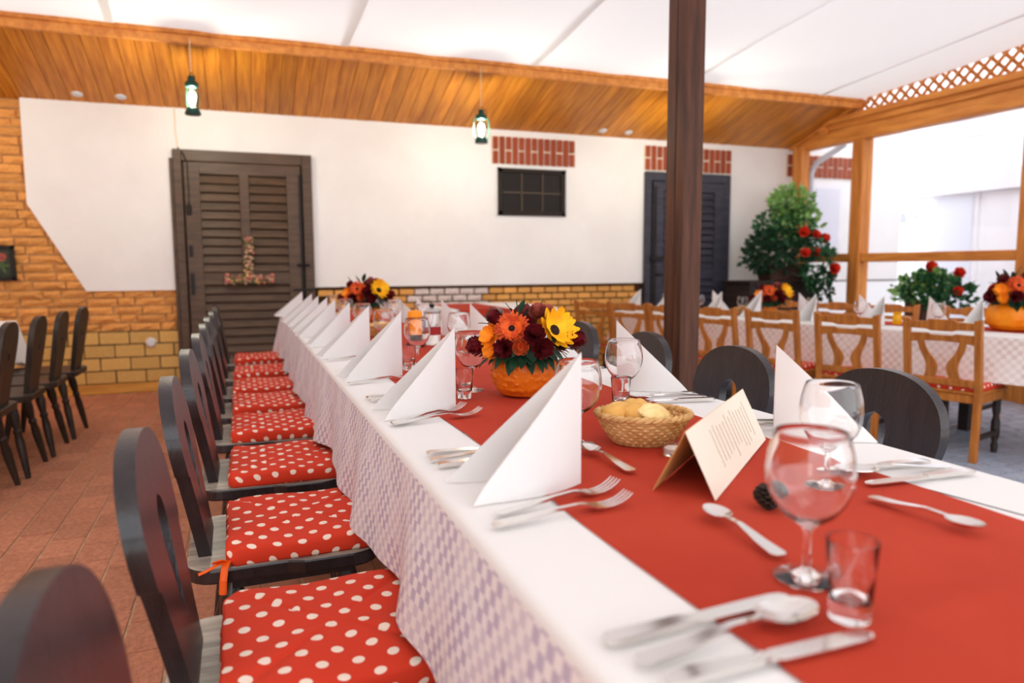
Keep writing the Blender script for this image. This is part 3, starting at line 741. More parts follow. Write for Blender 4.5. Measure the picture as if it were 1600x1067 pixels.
# carved oak chairs
def slab(poly_yz, x0, x1, lean=0.0, zb=.43):
    mb = MB(); n = len(poly_yz)
    vs = [(x0-(z-zb)*lean, y, z) for y, z in poly_yz]+[(x1-(z-zb)*lean, y, z) for y, z in poly_yz]
    return mb.add(vs, [tuple(range(n)), tuple(range(n, 2*n))[::-1]]+[(i, i+n, (i+1) % n+n, (i+1) % n) for i in range(n)])
def oak_chair(label, group):
    t = thing('oak_chair', label, 'chair', (0, 0, 0), 0, group); W = .205; ln = .14
    for s in (-1, 1):
        y0, y1 = s*W-.021, s*W+.021
        mb = slab([(y0, .43), (y1, .43), (y1, .865), (y0, .875)] if s < 0 else [(y0, .43), (y1, .43), (y1, .875), (y0, .865)], -.215, -.18, ln)
        mb.add([(-.215+.02*0, y0, .43), (-.215, y1, .43), (-.18, y1, .43), (-.18, y0, .43), (-.235, y0, 0), (-.235, y1, 0), (-.2, y1, 0), (-.2, y0, 0)], [(0, 1, 2, 3), (4, 7, 6, 5), (0, 4, 5, 1), (1, 5, 6, 2), (2, 6, 7, 3), (3, 7, 4, 0)])
        mb.build('back_post', 'chair_wood', t, bevel=.004)
    a = W-.018
    slab([(-a, .805), (-.09, .803), (-.06, .793), (.06, .793), (.09, .803), (a, .805), (a, .85), (.09, .852), (.07, .866), (-.07, .866), (-.09, .852), (-a, .85)], -.21, -.188, ln).build('crest_rail', 'chair_wood', t, bevel=.003)
    slab([(-a, .715), (-.10, .728), (0, .732), (.10, .728), (a, .715), (a, .775), (.08, .778), (.06, .768), (-.06, .768), (-.08, .778), (-a, .775)], -.21, -.188, ln).build('cross_rail', 'chair_wood', t, bevel=.003)
    for s in (-1, 1):
        pts_o = [(.140, .725), (.131, .68), (.112, .635), (.096, .595), (.091, .56), (.098, .52), (.108, .485)]
        pts_i = [(.102, .73), (.092, .69), (.068, .645), (.038, .605), (.025, .57), (.032, .53), (.050, .485)]
        pts_o = crom(pts_o); pts_i = crom(pts_i)
        slab([(s*y, z) for y, z in pts_o]+[(s*y, z) for y, z in pts_i[::-1]], -.207, -.190, ln).build('splat', 'chair_wood', t, bevel=.002)
    slab([(-a, .455), (a, .455), (a, .50), (-a, .50)], -.21, -.188, ln).build('lower_rail', 'chair_wood', t, bevel=.003)
    MB().box(-.20, .20, -.215, .215, .355, .41).build('seat_frame', 'chair_wood', t, bevel=.005)
    MB().box(-.21, .215, -.22, .22, .41, .428).build('seat', 'chair_wood', t, bevel=.005)
    obj('cushion', cushion_mesh(.20, .205, .04, 1.7), None, t, (.01, 0, .428))
    for s in (-1, 1):
        MB().lathe([(0, 0), (.018, 0), (.022, .05), (.015, .07), (.026, .11), (.026, .2), (.016, .24), (.024, .27), (.022, .36), (0, .36)], 12, (.17, s*.18, 0)).build('leg', 'cabinet', t, smooth=True)
    for s in (-1, 1): MB().box(-.21, .18, s*.19-.01, s*.19+.01, .12, .15).build('stretcher', 'cabinet', t)
    return t
TX, TY = Vector((-.276, .961, 0)), Vector((.961, .276, 0))
A0 = Vector((4.02, 3.165, -.1)); RZ2 = math.atan2(.276, .961)
def T2(s, o, z=0): return tuple(A0+TX*s+TY*o+Vector((0, 0, z)))
OG = 'carved oak chairs on the near side of the right-hand table'
oc = oak_chair('x', OG)
for i, s in enumerate((0, .61, 1.176, 1.72, 2.18, 2.65, 3.15)):
    l = ['carved oak chair with red dotted seat at the right edge, largest of its row', 'carved oak chair second from the right edge at the right-hand table', 'carved oak chair just right of the timber post, third from the right edge', 'carved oak chair half hidden by the right side of the timber post', 'carved oak chair half hidden by the left side of the timber post', 'carved oak chair left of the timber post near the slate door', 'reddish oak chair at the far end of its row by the brick wall'][i]
    p = Vector(T2(s, 0.26)); a = RZ2+(0, .02, -.02, .01, 0, .03, .12)[i]
    if i == 0: oc.location = p; oc.rotation_euler = (0, 0, a); oc['label'] = l
    else: dup(oc, p, a, l, OG)
OG2 = 'carved oak chairs on the window side of the right-hand table'
for i, s in enumerate((.37, 1.01, 1.49, 2.02)):
    dup(oc, T2(s, 1.5-.26), RZ2+PI, ['oak chair across the right-hand table, left of the large pumpkin', 'oak chair across the right-hand table, in front of the window geraniums', 'oak chair across the right-hand table, beneath the window post', 'oak chair across the right-hand table, before the corner plant cabinet'][i], OG2)

# ---------------------------------------------------------------- tables, cloths, runners
def table(name, label, x0, x1, y0, y1, top, legs, loc=(0, 0, 0), rz=0):
    t = thing(name, label, 'table', loc, rz)
    MB().box(x0+.012, x1-.012, y0+.012, y1-.012, top-.04, top-.006).build('tabletop', 'cabinet', t, bevel=.003)
    for y in legs:
        for x in (x0+.25, x1-.25): MB().box(x-.035, x+.035, y-.035, y+.035, 0, top-.04).build('leg', 'cabinet', t, bevel=.004)
    return t
def cloth(name, label, x0, x1, y0, y1, top, drop, mat_drop, loc=(0, 0, 0), rz=0, seed=1, ear=.07, wav=.012):
    t = thing(name, label, 'tablecloth', loc, rz)
    cx, cy, hx, hy = (x0+x1)/2, (y0+y1)/2, (x1-x0)/2, (y1-y0)/2
    per = []; stp = .025
    def side(p, q):
        n = max(2, int((Vector(q)-Vector(p)).length/stp))
        for i in range(n): u = i/n; per.append((p[0]+(q[0]-p[0])*u, p[1]+(q[1]-p[1])*u))
    cs = [(hx, -hy), (hx, hy), (-hx, hy), (-hx, -hy)]
    for i in range(4): side(cs[i], cs[(i+1) % 4])
    n = len(per)
    def outn(p):
        ax = abs(p[0])-hx; ay = abs(p[1])-hy
        v = Vector((math.copysign(1, p[0]) if ax > -1e-6 else 0, math.copysign(1, p[1]) if ay > -1e-6 else 0))
        return v.normalized() if v.length else v
    N_ = [outn(p) for p in per]
    r = .014
    prof = [(-.03, 0), (-r, 0), (-r+r*.5, -r*.13), (-r+r*.87, -r*.5), (0, -r)]
    topr = [[(p[0]+o*(1 if abs(N_[i].x) > 0 else 0)*math.copysign(1, p[0]) if abs(N_[i].x) > 0 else p[0], p[1]+o*math.copysign(1, p[1]) if abs(N_[i].y) > 0 else p[1], top+dz) for i, p in enumerate(per)] for o, dz in prof]
    mb = MB(); mb.loft([[(x+cx, y+cy, z) for x, y, z in ring] for ring in topr], cap=False)
    mb.f.append(tuple(range(n)))
    mb.build('cloth_top', 'cloth', t, smooth=True)
    vs = []; uvs = []; fs = []; K = 9; s = 0; sl = []
    for i in range(n):
        sl.append(s); q = per[(i+1) % n]; s += math.hypot(q[0]-per[i][0], q[1]-per[i][1])
    rr = random.Random(seed); phs = [rr.uniform(0, 6) for _ in range(6)]
    for k in range(K+1):
        g = k/K
        for i, p in enumerate(per):
            dcor = min(math.hypot(p[0]-c[0], p[1]-c[1]) for c in cs); e = max(0, 1-dcor/.16)**1.5
            w = (math.sin(sl[i]*13+phs[0])+.7*math.sin(sl[i]*7.3+phs[1])+.6*math.sin(sl[i]*23+phs[2]))*wav*g**1.2
            off = .016*g+w+wav*1.2*g + e*.06*g
            dz = -r-(drop-r)*g - e*ear*g + .01*g*math.sin(sl[i]*5.1+phs[3])
            vs.append((p[0]+cx+N_[i].x*off, p[1]+cy+N_[i].y*off, top+dz)); uvs.append((sl[i], -dz))
    for k in range(K):
        for i in range(n): j = (i+1) % n; fs.append((k*n+i, k*n+j, (k+1)*n+j, (k+1)*n+i))
    me = uvmesh('cloth_drop', vs, fs, uvs); me.materials.append(M[mat_drop])
    obj('cloth_drop', me, None, t)
    return t
def runner(name, label, x0, x1, y0, y1, z, loc=(0, 0, 0), rz=0, seed=3, hang=0.0):
    nx = 40; ny = int((y1-y0)/.012); vs = []; r = random.Random(seed)
    def hz(x, y):
        h = .0006*mnoise.noise(Vector((x*5, y*3, seed)))+.0005
        for cy in creases: h += .0028*math.exp(-abs(y-cy-.06*x)/.022)
        h += .0022*math.exp(-abs(x-(x0+x1)/2-.02)/.02)
        return h
    creases = [y0+.28+.46*i for i in range(int((y1-y0)/.46)+1)]
    for k in range(ny+1):
        for j in range(nx+1):
            x = x0+(x1-x0)*j/nx; y = y0+(y1-y0)*k/ny
            xe = x+(.004*math.sin(y*6+j) if j in (0, nx) else 0)
            vs.append((xe, y, z+hz(x, y)))
    top = [(k*(nx+1)+j, k*(nx+1)+j+1, (k+1)*(nx+1)+j+1, (k+1)*(nx+1)+j) for k in range(ny) for j in range(nx)]
    mb = MB(); mb.add(vs, top)
    if hang:
        mb.box(x0, x1, y0-.006, y0-.002, z-hang, z+.0005)
    o = mb.build(name, 'runner', smooth=True); o.location = loc; o.rotation_euler = (0, 0, rz)
    return tag(o, label, 'table runner')
table('long_table', 'long wooden banquet table under the white checked cloth in the foreground', .27, 1.178, -.3, 5.6, .75, (-.1, 1.55, 2.1, 3.3, 3.8, 5.3))
cloth('tablecloth', 'white damask checked cloth draped over the long foreground table', .272, 1.176, -.3, 5.6, .75, .255, 'damask', seed=2)
runner('table_runner', 'terracotta red runner down the middle of the long foreground table', .425, .988, -.28, 5.5, .7512)
t2 = table('long_table', 'long table under blush checked cloth by the windows', .32, 1.22, -1.7, 3.15, .76, (-1.4, .2, 1.3, 2.9), tuple(A0), RZ2)
cloth('tablecloth', 'blush white checked cloth on the long table by the windows', .32, 1.22, -1.7, 3.15, .76, .30, 'damask2', tuple(A0), RZ2, seed=5)
runner('table_runner', 'red runner on the long table by the windows', .58, .96, -1.6, 3.1, .7612, tuple(A0), RZ2)
table('side_table', 'small table in front of the whitewashed brick patch', 1.58, 2.55, 5.62, 6.6, .75, (5.75, 6.45))
cloth('tablecloth', 'white cloth on the small table by the brick wall', 1.58, 2.55, 5.62, 6.6, .75, .28, 'cloth', seed=7)
runner('table_runner', 'dark red runner hanging over the small table by the brick wall', 1.66, 2.1, 5.565, 6.5, .7512, hang=.2)
table('side_table', 'dining table at the left edge behind the dark plank chairs', -2.35, -1.42, 3.3, 5.72, .75, (3.5, 5.5))
cloth('tablecloth', 'white cloth on the dining table at the left edge', -2.35, -1.42, 3.3, 5.72, .75, .26, 'cloth', seed=9)

# ---------------------------------------------------------------- napkins
def napkin_mesh(h, near, far, bulge=.02):
    """right-triangle wings standing from one upright crease at the origin; near / far: wing tip offsets on the table"""
    t = .0035; mb = MB(); K = 10
    for wi, (dx, dy) in enumerate((near, far)):
        d = Vector((dx, dy, 0)); L = d.length; nrm = Vector((-dy, dx, 0)).normalized()*(1 if wi else -1)
        if nrm.y*(1 if wi else -1) < 0: nrm = -nrm
        rings = []
        for k in range(K+1):
            s = k/K; c = d*s+nrm*bulge*math.sin(PI*min(1, s*1.1))*(.6+.4*(1-s))
            hh = h*(1-s)**.97+.0015
            top = c+Vector((0, 0, hh)); top -= nrm*.01*math.sin(PI*s)
            th = t if s < .97 else t*.6
            rings.append([c+nrm*th/2, c.lerp(top, .5)+nrm*(th/2+.003*math.sin(PI*s)), top+nrm*th*.3, top-nrm*th*.3, c.lerp(top, .5)-nrm*(th/2-.003*math.sin(PI*s)), c-nrm*th/2])
        mb.loft(rings)
    return mb.mesh('napkin', smooth=True)
NG = 'white standing napkins down the left of the long table'; NR = 'white standing napkins down the right of the long table'; NT = 'white standing napkins on the table by the windows'
def napkin(me, loc, rz, label, group, sz=1):
    o = obj('folded_napkin', me, 'paper', None, loc, (0, 0, rz), (1, 1, sz)); return tag(o, label, 'napkin', group)
nl = [napkin_mesh(.215, (-.195, -.045), (-.20, .085)), napkin_mesh(.208, (-.19, -.075), (-.195, .07)), napkin_mesh(.212, (-.19, -.06), (-.2, .06))]
lp = [(.500, 1.012, .96), (.484, 1.672, .955), (.478, 2.262, .957), (.470, 2.82, .945), (.46, 3.28, .943), (.452, 3.74, .935), (.446, 4.05, .93), (.44, 4.46, .93), (.432, 4.78, .93), (.42, 5.38, .922)]
for i, (x, y, zt) in enumerate(lp):
    l = 'large white standing napkin nearest the camera, left of the bread basket' if i == 0 else 'white standing napkin, %s from the camera on the table\'s left side' % ORD(i)
    napkin(nl[i % 3], (x, y, .7525), 0, l, NG, (zt-.7525)/.212)
nr = [napkin_mesh(.20, (.155, -.115), (.16, .06)), napkin_mesh(.205, (.16, -.12), (.17, .05)), napkin_mesh(.20, (.16, -.09), (.17, .06))]
rp = [(1.005, 1.150, .942), (.988, 1.775, .944), (.985, 2.36, .945), (.972, 3.10, .935), (.955, 3.53, .93), (.935, 3.99, .926), (.915, 4.46, .915), (.90, 4.98, .91), (.885, 5.36, .91)]
for i, (x, y, zt) in enumerate(rp):
    l = ['white standing napkin behind the two near wine glasses, on the right side', 'white standing napkin in front of the timber post base', 'white napkin hidden behind the pumpkin flowers'][i] if i < 3 else 'white standing napkin, %s from the camera on the table\'s right side' % ORD(i)
    napkin(nr[i % 3], (x, y, .7525), 0, l, NR, (zt-.7525)/.203)
for i, s in enumerate((-.01, .63, 1.157, 1.65, 2.05, 2.63, 3.02)):
    napkin(nl[1 if i != 3 else 0], T2(s, .57, .7625), RZ2, ['white napkin behind the largest oak chair, beside the big pumpkin', 'white napkin behind the second oak chair, near side of window table', 'white napkin between second and third oak chairs, near side of window table', 'slanted white napkin leaning in front of the yellow flower vase', 'white napkin just right of the timber post on the window table', 'white napkin just left of the timber post on the window table', 'white napkin at the far left end of the window table'][i], NT, 1.0 if i != 3 else 1.05)
for i, s in enumerate((.487, 1.02, 1.55, 2.46)):
    napkin(nr[2], T2(s, .97, .7625), RZ2, ['white napkin on the window side, below the geranium pot', 'white napkin on the window side, before the window post', 'white napkin on the window side, before the corner plant cabinet', 'white napkin on the window side, before the slate door'][i], NT, 1.0)

# ---------------------------------------------------------------- cutlery
def sect(x, hw, z, th, dish=0.0, m=4):
    """cross section at x: upper points then lower points"""
    up = [Vector((x, -hw+2*hw*i/m, z+th/2-dish*(1-((2*i/m-1)**2)))) for i in range(m+1)]
    lo = [Vector((x, hw-2*hw*i/m, z-th/2-dish*(1-((2*i/m-1)**2)))) for i in range(m+1)]
    return up+lo
def fork_mesh():
    mb = MB()
    mb.loft([sect(x, w, z, t) for x, w, z, t in ((0, .006, .004, .002), (.006, .0105, .004, .0025), (.05, .0085, .006, .003), (.10, .0042, .010, .004), (.135, .0035, .011, .004), (.148, .008, .009, .003), (.158, .0125, .006, .0025), (.172, .0130, .0045, .002))])
    for i in range(4):
        y = -.0102+.0068*i
        pts = [(.171, y, .0045), (.185, y, .0045), (.20, y, .0075), (.212, y*1.02, .013), (.219, y*1.02, .018)]
        mb.loft([[Vector((x, yy-.0022*k, z-.0008)), Vector((x, yy+.0022*k, z-.0008)), Vector((x, yy+.0022*k, z+.0008)), Vector((x, yy-.0022*k, z+.0008))] for (x, yy, z), k in zip(pts, (1, 1, .9, .8, .5))])
    return mb.mesh('fork', smooth=True)
def spoon_mesh(L=.212, bw=.0235, bl=.069):
    mb = MB(); h = L-bl
    rows = [(0, .006, .004, .002, 0), (.006, .0105, .004, .0025, 0), (.05*L/.21, .0085, .006, .003, 0), (h*.75, .0042, .012, .004, 0), (h, .0042, .011, .0035, 0)]
    for u in (.08, .2, .35, .5, .65, .8, .92, .98, 1.0):
        w = bw*math.sqrt(max(.02, 1-(2*(u**.85)-1)**2)); rows.append((h+bl*u, w, .011+.002*u, .0016, .0085*math.sin(PI*u**.9)))
    mb.loft([sect(x, w, z, t, d, 8) for x, w, z, t, d in rows])
    return mb.mesh('spoon', smooth=True)
def knife_mesh():
    mb = MB()
    mb.loft([sect(x, w, .0045, t) for x, w, t in ((0, .006, .004), (.006, .0095, .006), (.03, .0088, .007), (.085, .0075, .0065), (.1, .006, .005))])
    mb.loft([sect(x, w, .0035, t) for x, w, t in ((.1, .0062, .004), (.112, .0098, .0022), (.17, .0102, .0018), (.205, .0098, .0016), (.216, .0075, .0014), (.221, .002, .001))])
    return mb.mesh('knife', smooth=True)
FK, SPN, KN, DSP = fork_mesh(), spoon_mesh(), knife_mesh(), spoon_mesh(.165, .0175, .05)
for m_ in (FK, SPN, KN, DSP): m_.materials.append(M['silver'])
def cut(name, me, x, y, x1, y1, label, group, z=.7545, tilt=0.0):
    a = math.atan2(y1-y, x1-x); o = obj(name, me, None, None, (x, y, z), (0, tilt, a)); return tag(o, label, name, group)
CG = 'cutlery on the long foreground table'
cut('knife', KN, .300, .553, .511, .566, 'upper table knife of the blurred near setting, crossing the runner edge', CG)
cut('spoon', SPN, .310, .513, .53, .533, 'soup spoon between the two near knives', CG)
cut('knife', KN, .318, .478, .53, .477, 'lower table knife nearest the camera', CG)
cut('fork', FK, .301, .870, .523, .892, 'nearer fork of the pair below the largest napkin', CG)
cut('fork', FK, .320, .909, .538, .958, 'farther fork of the pair below the largest napkin', CG)
cut('knife', KN, .309, 1.262, .52, 1.24, 'top knife of the trio left of the largest napkin', CG)
cut('spoon', SPN, .305, 1.222, .52, 1.212, 'spoon in the middle of the trio left of the largest napkin', CG)
cut('knife', KN, .308, 1.180, .52, 1.18, 'bottom knife of the trio left of the largest napkin', CG)
cut('fork', FK, .302, 1.546, .525, 1.66, 'farther fork of the pair below the second napkin', CG)
cut('fork', FK, .300, 1.535, .508, 1.57, 'nearer fork of the pair below the second napkin', CG)
cut('knife', KN, .30, 1.885, .51, 1.87, 'knife peeking out left of the second napkin', CG)
cut('spoon', SPN, .30, 1.845, .51, 1.84, 'spoon peeking out left of the second napkin', CG)
cut('fork', FK, .291, 2.142, .50, 2.19, 'fork lying below the third napkin', CG)
cut('fork', FK, .291, 2.72, .50, 2.75, 'fork lying below the fourth napkin', CG)
cut('spoon', DSP, .584, .648, .598, .811, 'dessert spoon lying on the runner left of the near wine glass', CG, .7555)
cut('spoon', DSP, .859, .775, .872, .633, 'dessert spoon lying on the runner at the right', CG, .7555)
cut('spoon', DSP, .566, 1.32, .575, 1.48, 'dessert spoon tip showing left of the largest napkin', CG, .7555)
cut('spoon', DSP, .600, 1.02, .592, 1.184, 'dessert spoon showing right of the largest napkin', CG, .7555)
cut('knife', KN, 1.129, .816, .905, .829, 'front knife at the right edge of the long table', CG)
cut('spoon', SPN, 1.118, .848, .92, .882, 'dark reflecting soup spoon at the right edge of the table', CG)
cut('knife', KN, 1.112, .885, .90, .912, 'back knife at the right edge of the long table', CG)
cut('knife', KN, 1.135, 1.520, .92, 1.562, 'front knife beside the bread basket, by the timber post napkin', CG)
cut('spoon', SPN, 1.138, 1.570, .93, 1.60, 'soup spoon behind the bread basket, by the timber post napkin', CG)
cut('knife', KN, 1.14, 1.615, .93, 1.65, 'back knife behind the bread basket, by the timber post napkin', CG)
cut('fork', FK, 1.13, 1.245, .91, 1.25, 'farther fork behind the cream tent card', CG)
cut('fork', FK, 1.135, 1.205, .915, 1.215, 'nearer fork behind the cream tent card', CG)
cut('spoon', SPN, 1.13, 2.17, .92, 2.2, 'dark spoon right of the pumpkin beside a white napkin', CG)
cut('knife', KN, 1.14, 2.13, .93, 2.14, 'knife right of the pumpkin beside a white napkin', CG)

# ---------------------------------------------------------------- glasses
WG = [(0, 0), (.034, 0), (.0345, .0015), (.03, .003), (.014, .0055), (.006, .011), (.0048, .02), (.0045, .05), (.0058, .058), (.014, .064), (.028, .074), (.0395, .09), (.0455, .108), (.0468, .122), (.0445, .142), (.0405, .158), (.038, .166), (.0374, .1665), (.0368, .166), (.0393, .158), (.0433, .142), (.0456, .122), (.0443, .108), (.0383, .091), (.027, .0757), (.013, .067), (0, .0655)]
SG = [(0, 0), (.0185, 0), (.0195, .002), (.0205, .02), (.0222, .05), (.0245, .079), (.0241, .0802), (.0233, .0795), (.0208, .05), (.019, .024), (.016, .0195), (0, .0185)]
wgm = MB().lathe(WG, 40).mesh('wine_glass', smooth=True); sgm = MB().lathe(SG, 28).mesh('shot_glass', smooth=True)
wgs = MB().lathe(WG, 16).mesh('wine_glass', smooth=True)
for m_ in (wgm, sgm, wgs): m_.materials.append(M['glass'])
GW = 'wine glasses on the long table'; GS = 'shot glasses on the long table'
def glass(me, x, y, label, z=.754, group=GW, name='wine_glass'):
    return tag(obj(name, me, None, None, (x, y, z), (0, 0, random.uniform(0, 6))), label, 'glass', group)
glass(wgm, .576, .600, 'large blurred stemmed wine glass nearest the camera')
glass(wgm, .845, .842, 'wine glass behind the nearest one, before the black chair back')
glass(wgm, .878, 1.540, 'sharp wine glass in front of the timber post napkin')
glass(wgm, .604, 1.235, 'wine glass mostly hidden behind the largest napkin')
glass(wgm, .598, 1.90, 'wine glass left of the pumpkin, behind the second napkin')
glass(wgm, .800, 2.70, 'wine glass on the right, left of the flowers, before a napkin')
glass(wgm, .578, 2.47, 'wine glass right of the third napkin, in front of the orange candle')
for i, (x, y) in enumerate(((.57, 3.05), (.82, 3.35), (.57, 3.62), (.80, 3.95), (.565, 4.2), (.79, 4.5), (.56, 4.72))):
    glass(wgs, x, y, 'small far wine glass in the %s row beyond the candle, %s away' % ('left' if i % 2 == 0 else 'right', ORD(i//2)))
glass(sgm, .548, .512, 'large blurred shot glass beside the nearest wine glass', group=GS, name='shot_glass')
glass(sgm, .851, 1.505, 'shot glass beside the sharp wine glass, behind the bread basket', group=GS, name='shot_glass')
glass(sgm, .545, 1.795, 'shot glass standing left of the pumpkin', group=GS, name='shot_glass')
glass(sgm, .522, 2.36, 'shot glass right of the third napkin', group=GS, name='shot_glass')
for i, (s, o_) in enumerate(((.3, .68), (.85, .66), (1.36, .86), (1.9, .66), (2.4, .7), (2.8, .7))):
    tag(obj('wine_glass', wgs, None, None, T2(s, o_, .7625)), 'wine glass on the window table, %s from its right end' % ORD(i), 'glass', 'wine glasses on the table by the windows')
# tea light
tl = thing('tea_light', 'small glass tea light between basket and tent card', 'candle', (.735, 1.10, .7525))
MB().lathe([(0, 0), (.019, 0), (.021, .003), (.022, .022), (.0215, .0225), (.0205, .022), (.0195, .006), (0, .005)], 24).build('glass_cup', 'glass', tl, smooth=True)
MB().lathe([(0, .0062), (.018, .0062), (.018, .015), (0, .0155)], 16).tube([(0, 0, .015), (0, 0, .020)], .0008, 5).build('wax', 'wax', tl)
# pine cone
pc = thing('pine_cone', 'small dark cone decoration behind the nearest wine glass', 'cone', (.695, .80, .753))
mb = MB()
for k in range(7):
    for i in range(8):
        a = 2*PI*i/8+k*.4; r = .016*math.sin(PI*(k+1)/8.5); z = .003+.0045*k
        m4 = Matrix.Translation((r*math.cos(a), r*math.sin(a), z)) @ Matrix.Rotation(a, 4, 'Z') @ Matrix.Rotation(-.5, 4, 'Y')
        mb.box(-.006, .007, -.004, .004, -.0012, .0012, m4)
mb.build('scale', 'cone', pc)
MB().lathe([(0, 0), (.008, .002), (.011, .012), (.006, .03), (0, .034)], 10).build('core', 'cone', pc)

# ---------------------------------------------------------------- bread basket
def basket(label, loc, rz, a=.090, b=.074, h=.056):
    t = thing('bread_basket', label, 'basket', loc, rz, 'wicker bread baskets')
    R = 9; n = 96; mb = MB()
    for k in range(R):
        f = k/(R-1); s = .62+.38*f**.8; z = .005+h*f*.93; pts = []
        for i in range(n+1):
            an = 2*PI*i/n; wv = .0024*math.sin(an*24+(PI if k % 2 else 0))
            pts.append(((a*s+wv)*math.cos(an), (b*s+wv)*math.sin(an), z))
        mb.tube(pts, .0036, 5, cap=False)
    mb.build('weave', 'wicker', t, smooth=True)
    mb = MB()
    for i in range(24):
        an = 2*PI*(i+.5)/24
        mb.tube([((a*s)*math.cos(an), (b*s)*math.sin(an), .003+h*f) for s, f in ((.62, 0), (.8, .35), (.92, .7), (1.0, 1.0))], .0024, 5)
    mb.build('stake', 'wicker', t)['kind'] = 'stuff'
    mb = MB()
    for q in range(2):
        mb.tube([((a+.001+.0035*math.cos(18*2*PI*i/120+q*PI))*math.cos(2*PI*i/120), (b+.001+.0035*math.cos(18*2*PI*i/120+q*PI))*math.sin(2*PI*i/120), h+.003+.0035*math.sin(18*2*PI*i/120+q*PI)) for i in range(121)], .0042, 6, cap=False)
    mb.build('rim', 'wicker', t, smooth=True)
    MB().lathe([(0, 0), (.6, 0), (.62, .004), (0, .005)], 32).mesh('base')
    me = MB().lathe([(0, .001), (.62, .001), (.64, .004), (.62, .006), (0, .006)], 32).mesh('base'); me.transform(Matrix.Diagonal((a, b, 1, 1))); obj('base', me, 'wicker', t)
    return t
def roll_mesh(seed, sx, sy, sz):
    vs = []; r = random.Random(seed); me = bpy.data.meshes.new('roll'); bm = bmesh.new()
    bmesh.ops.create_icosphere(bm, subdivisions=4, radius=1.0)
    for v in bm.verts:
        n = mnoise.noise(v.co*1.3+Vector((seed*3.1, 0, 0))); c = v.co
        k = 1+.10*n
        groove = .12*math.exp(-(c.y/.14)**2) if c.z > 0 else 0
        v.co = Vector((c.x*sx*k, c.y*sy*k, (c.z*(1-groove) if c.z > 0 else c.z*.7)*sz*k))
    for f in bm.faces: f.smooth = True
    bm.to_mesh(me); bm.free(); me.materials.append(M['bread']); return me
BK = Vector((.733, 1.207, .7525)); brz = -.38
basket('oval wicker basket of bread rolls on the runner behind the tent card', BK, brz)
rolls = [(roll_mesh(1, .042, .03, .024), (-.046, -.010, .060), .3, 'golden round roll at the left end of the near basket'),
         (roll_mesh(2, .036, .028, .023), (-.012, -.028, .062), -.5, 'pale roll at the front of the near bread basket'),
         (roll_mesh(3, .038, .029, .024), (-.012, .024, .062), .9, 'roll at the back of the near bread basket'),
         (roll_mesh(4, .036, .027, .021), (.036, .0, .040), .2, 'roll at the right side of the near bread basket')]
Rm = Matrix.Rotation(brz, 4, 'Z')
for me, p, a, l in rolls:
    tag(obj('bread_roll', me, None, None, BK+Rm @ Vector(p), (0, .1, a)), l, 'bread', 'bread rolls in the near basket')
bs = roll_mesh(6, .04, .027, .012); bs.materials.clear(); bs.materials.append(M['crumb'])
tag(obj('bread_slice', bs, None, None, BK+Rm @ Vector((.014, -.034, .068)), (.35, .1, .3)), 'pale cut bread piece lying on top of the near basket', 'bread')
basket('far wicker bread basket behind the left napkins', (.66, 3.58, .7525), .2)
for i in range(3): tag(obj('bread_roll', rolls[i][0], None, None, (.66+.04*(i-1), 3.58+.02*(i % 2), .802), (0, 0, i)), '%s bread roll in the far wicker basket' % ('left', 'middle', 'right')[i], 'bread', 'bread rolls in the far basket')
basket('wicker bread basket on the window table left of the yellow flowers', T2(1.93, .74, .7625), RZ2)
for i in range(3): tag(obj('bread_roll', rolls[i][0], None, None, T2(1.93+.04*(i-1), .74+.02*(i % 2), .812), (0, 0, i)), '%s bread roll in the basket on the window table' % ('right', 'middle', 'left')[i], 'bread', 'bread rolls in the window table basket')

# ---------------------------------------------------------------- tent card
tcd = thing('tent_card', 'cream folded tent card with faint script lines on the runner', 'card', (.644, .854, .7545))
U = Vector((.325, .276, 0)); fb = Vector((0, 0, 0)); bl = Vector((-.059, .078, 0))
rl = Vector((-.028, .040, .098)); tk = .0006
def panel(a, b, c, d, name, mat):
    nrm = (b-a).cross(d-a).normalized()*tk
    MB().add([a, b, c, d, a-nrm, b-nrm, c-nrm, d-nrm], [(0, 1, 2, 3), (7, 6, 5, 4), (0, 4, 5, 1), (1, 5, 6, 2), (2, 6, 7, 3), (3, 7, 4, 0)]).build(name, mat, tcd)
panel(fb, fb+U, rl+U, rl, 'front_panel', 'card'); panel(bl+U, bl, rl, rl+U, 'back_panel', 'card_inside')
nrm = U.cross(rl-fb).normalized()
if nrm.y > 0: nrm = -nrm
mb = MB(); rs = random.Random(11)
for k in range(13):           # illegible script: lines run from the fold to the foot
    u = .26+.05*k; p = []
    l0 = .14+.12*rs.random(); l1 = .70+.16*rs.random(); n = 44
    for i in range(n):
        v = l0+(l1-l0)*i/n; wob = .006*math.sin(i*1.9+rs.uniform(-.6, .6))*(1 if rs.random() > .15 else .2)
        p.append(fb.lerp(rl, 1-v)+U*(u+wob)+nrm*.0004)
    mb.tube(p, .00055, 4)
mb.build('script_lines', 'ink', tcd)['kind'] = 'stuff'

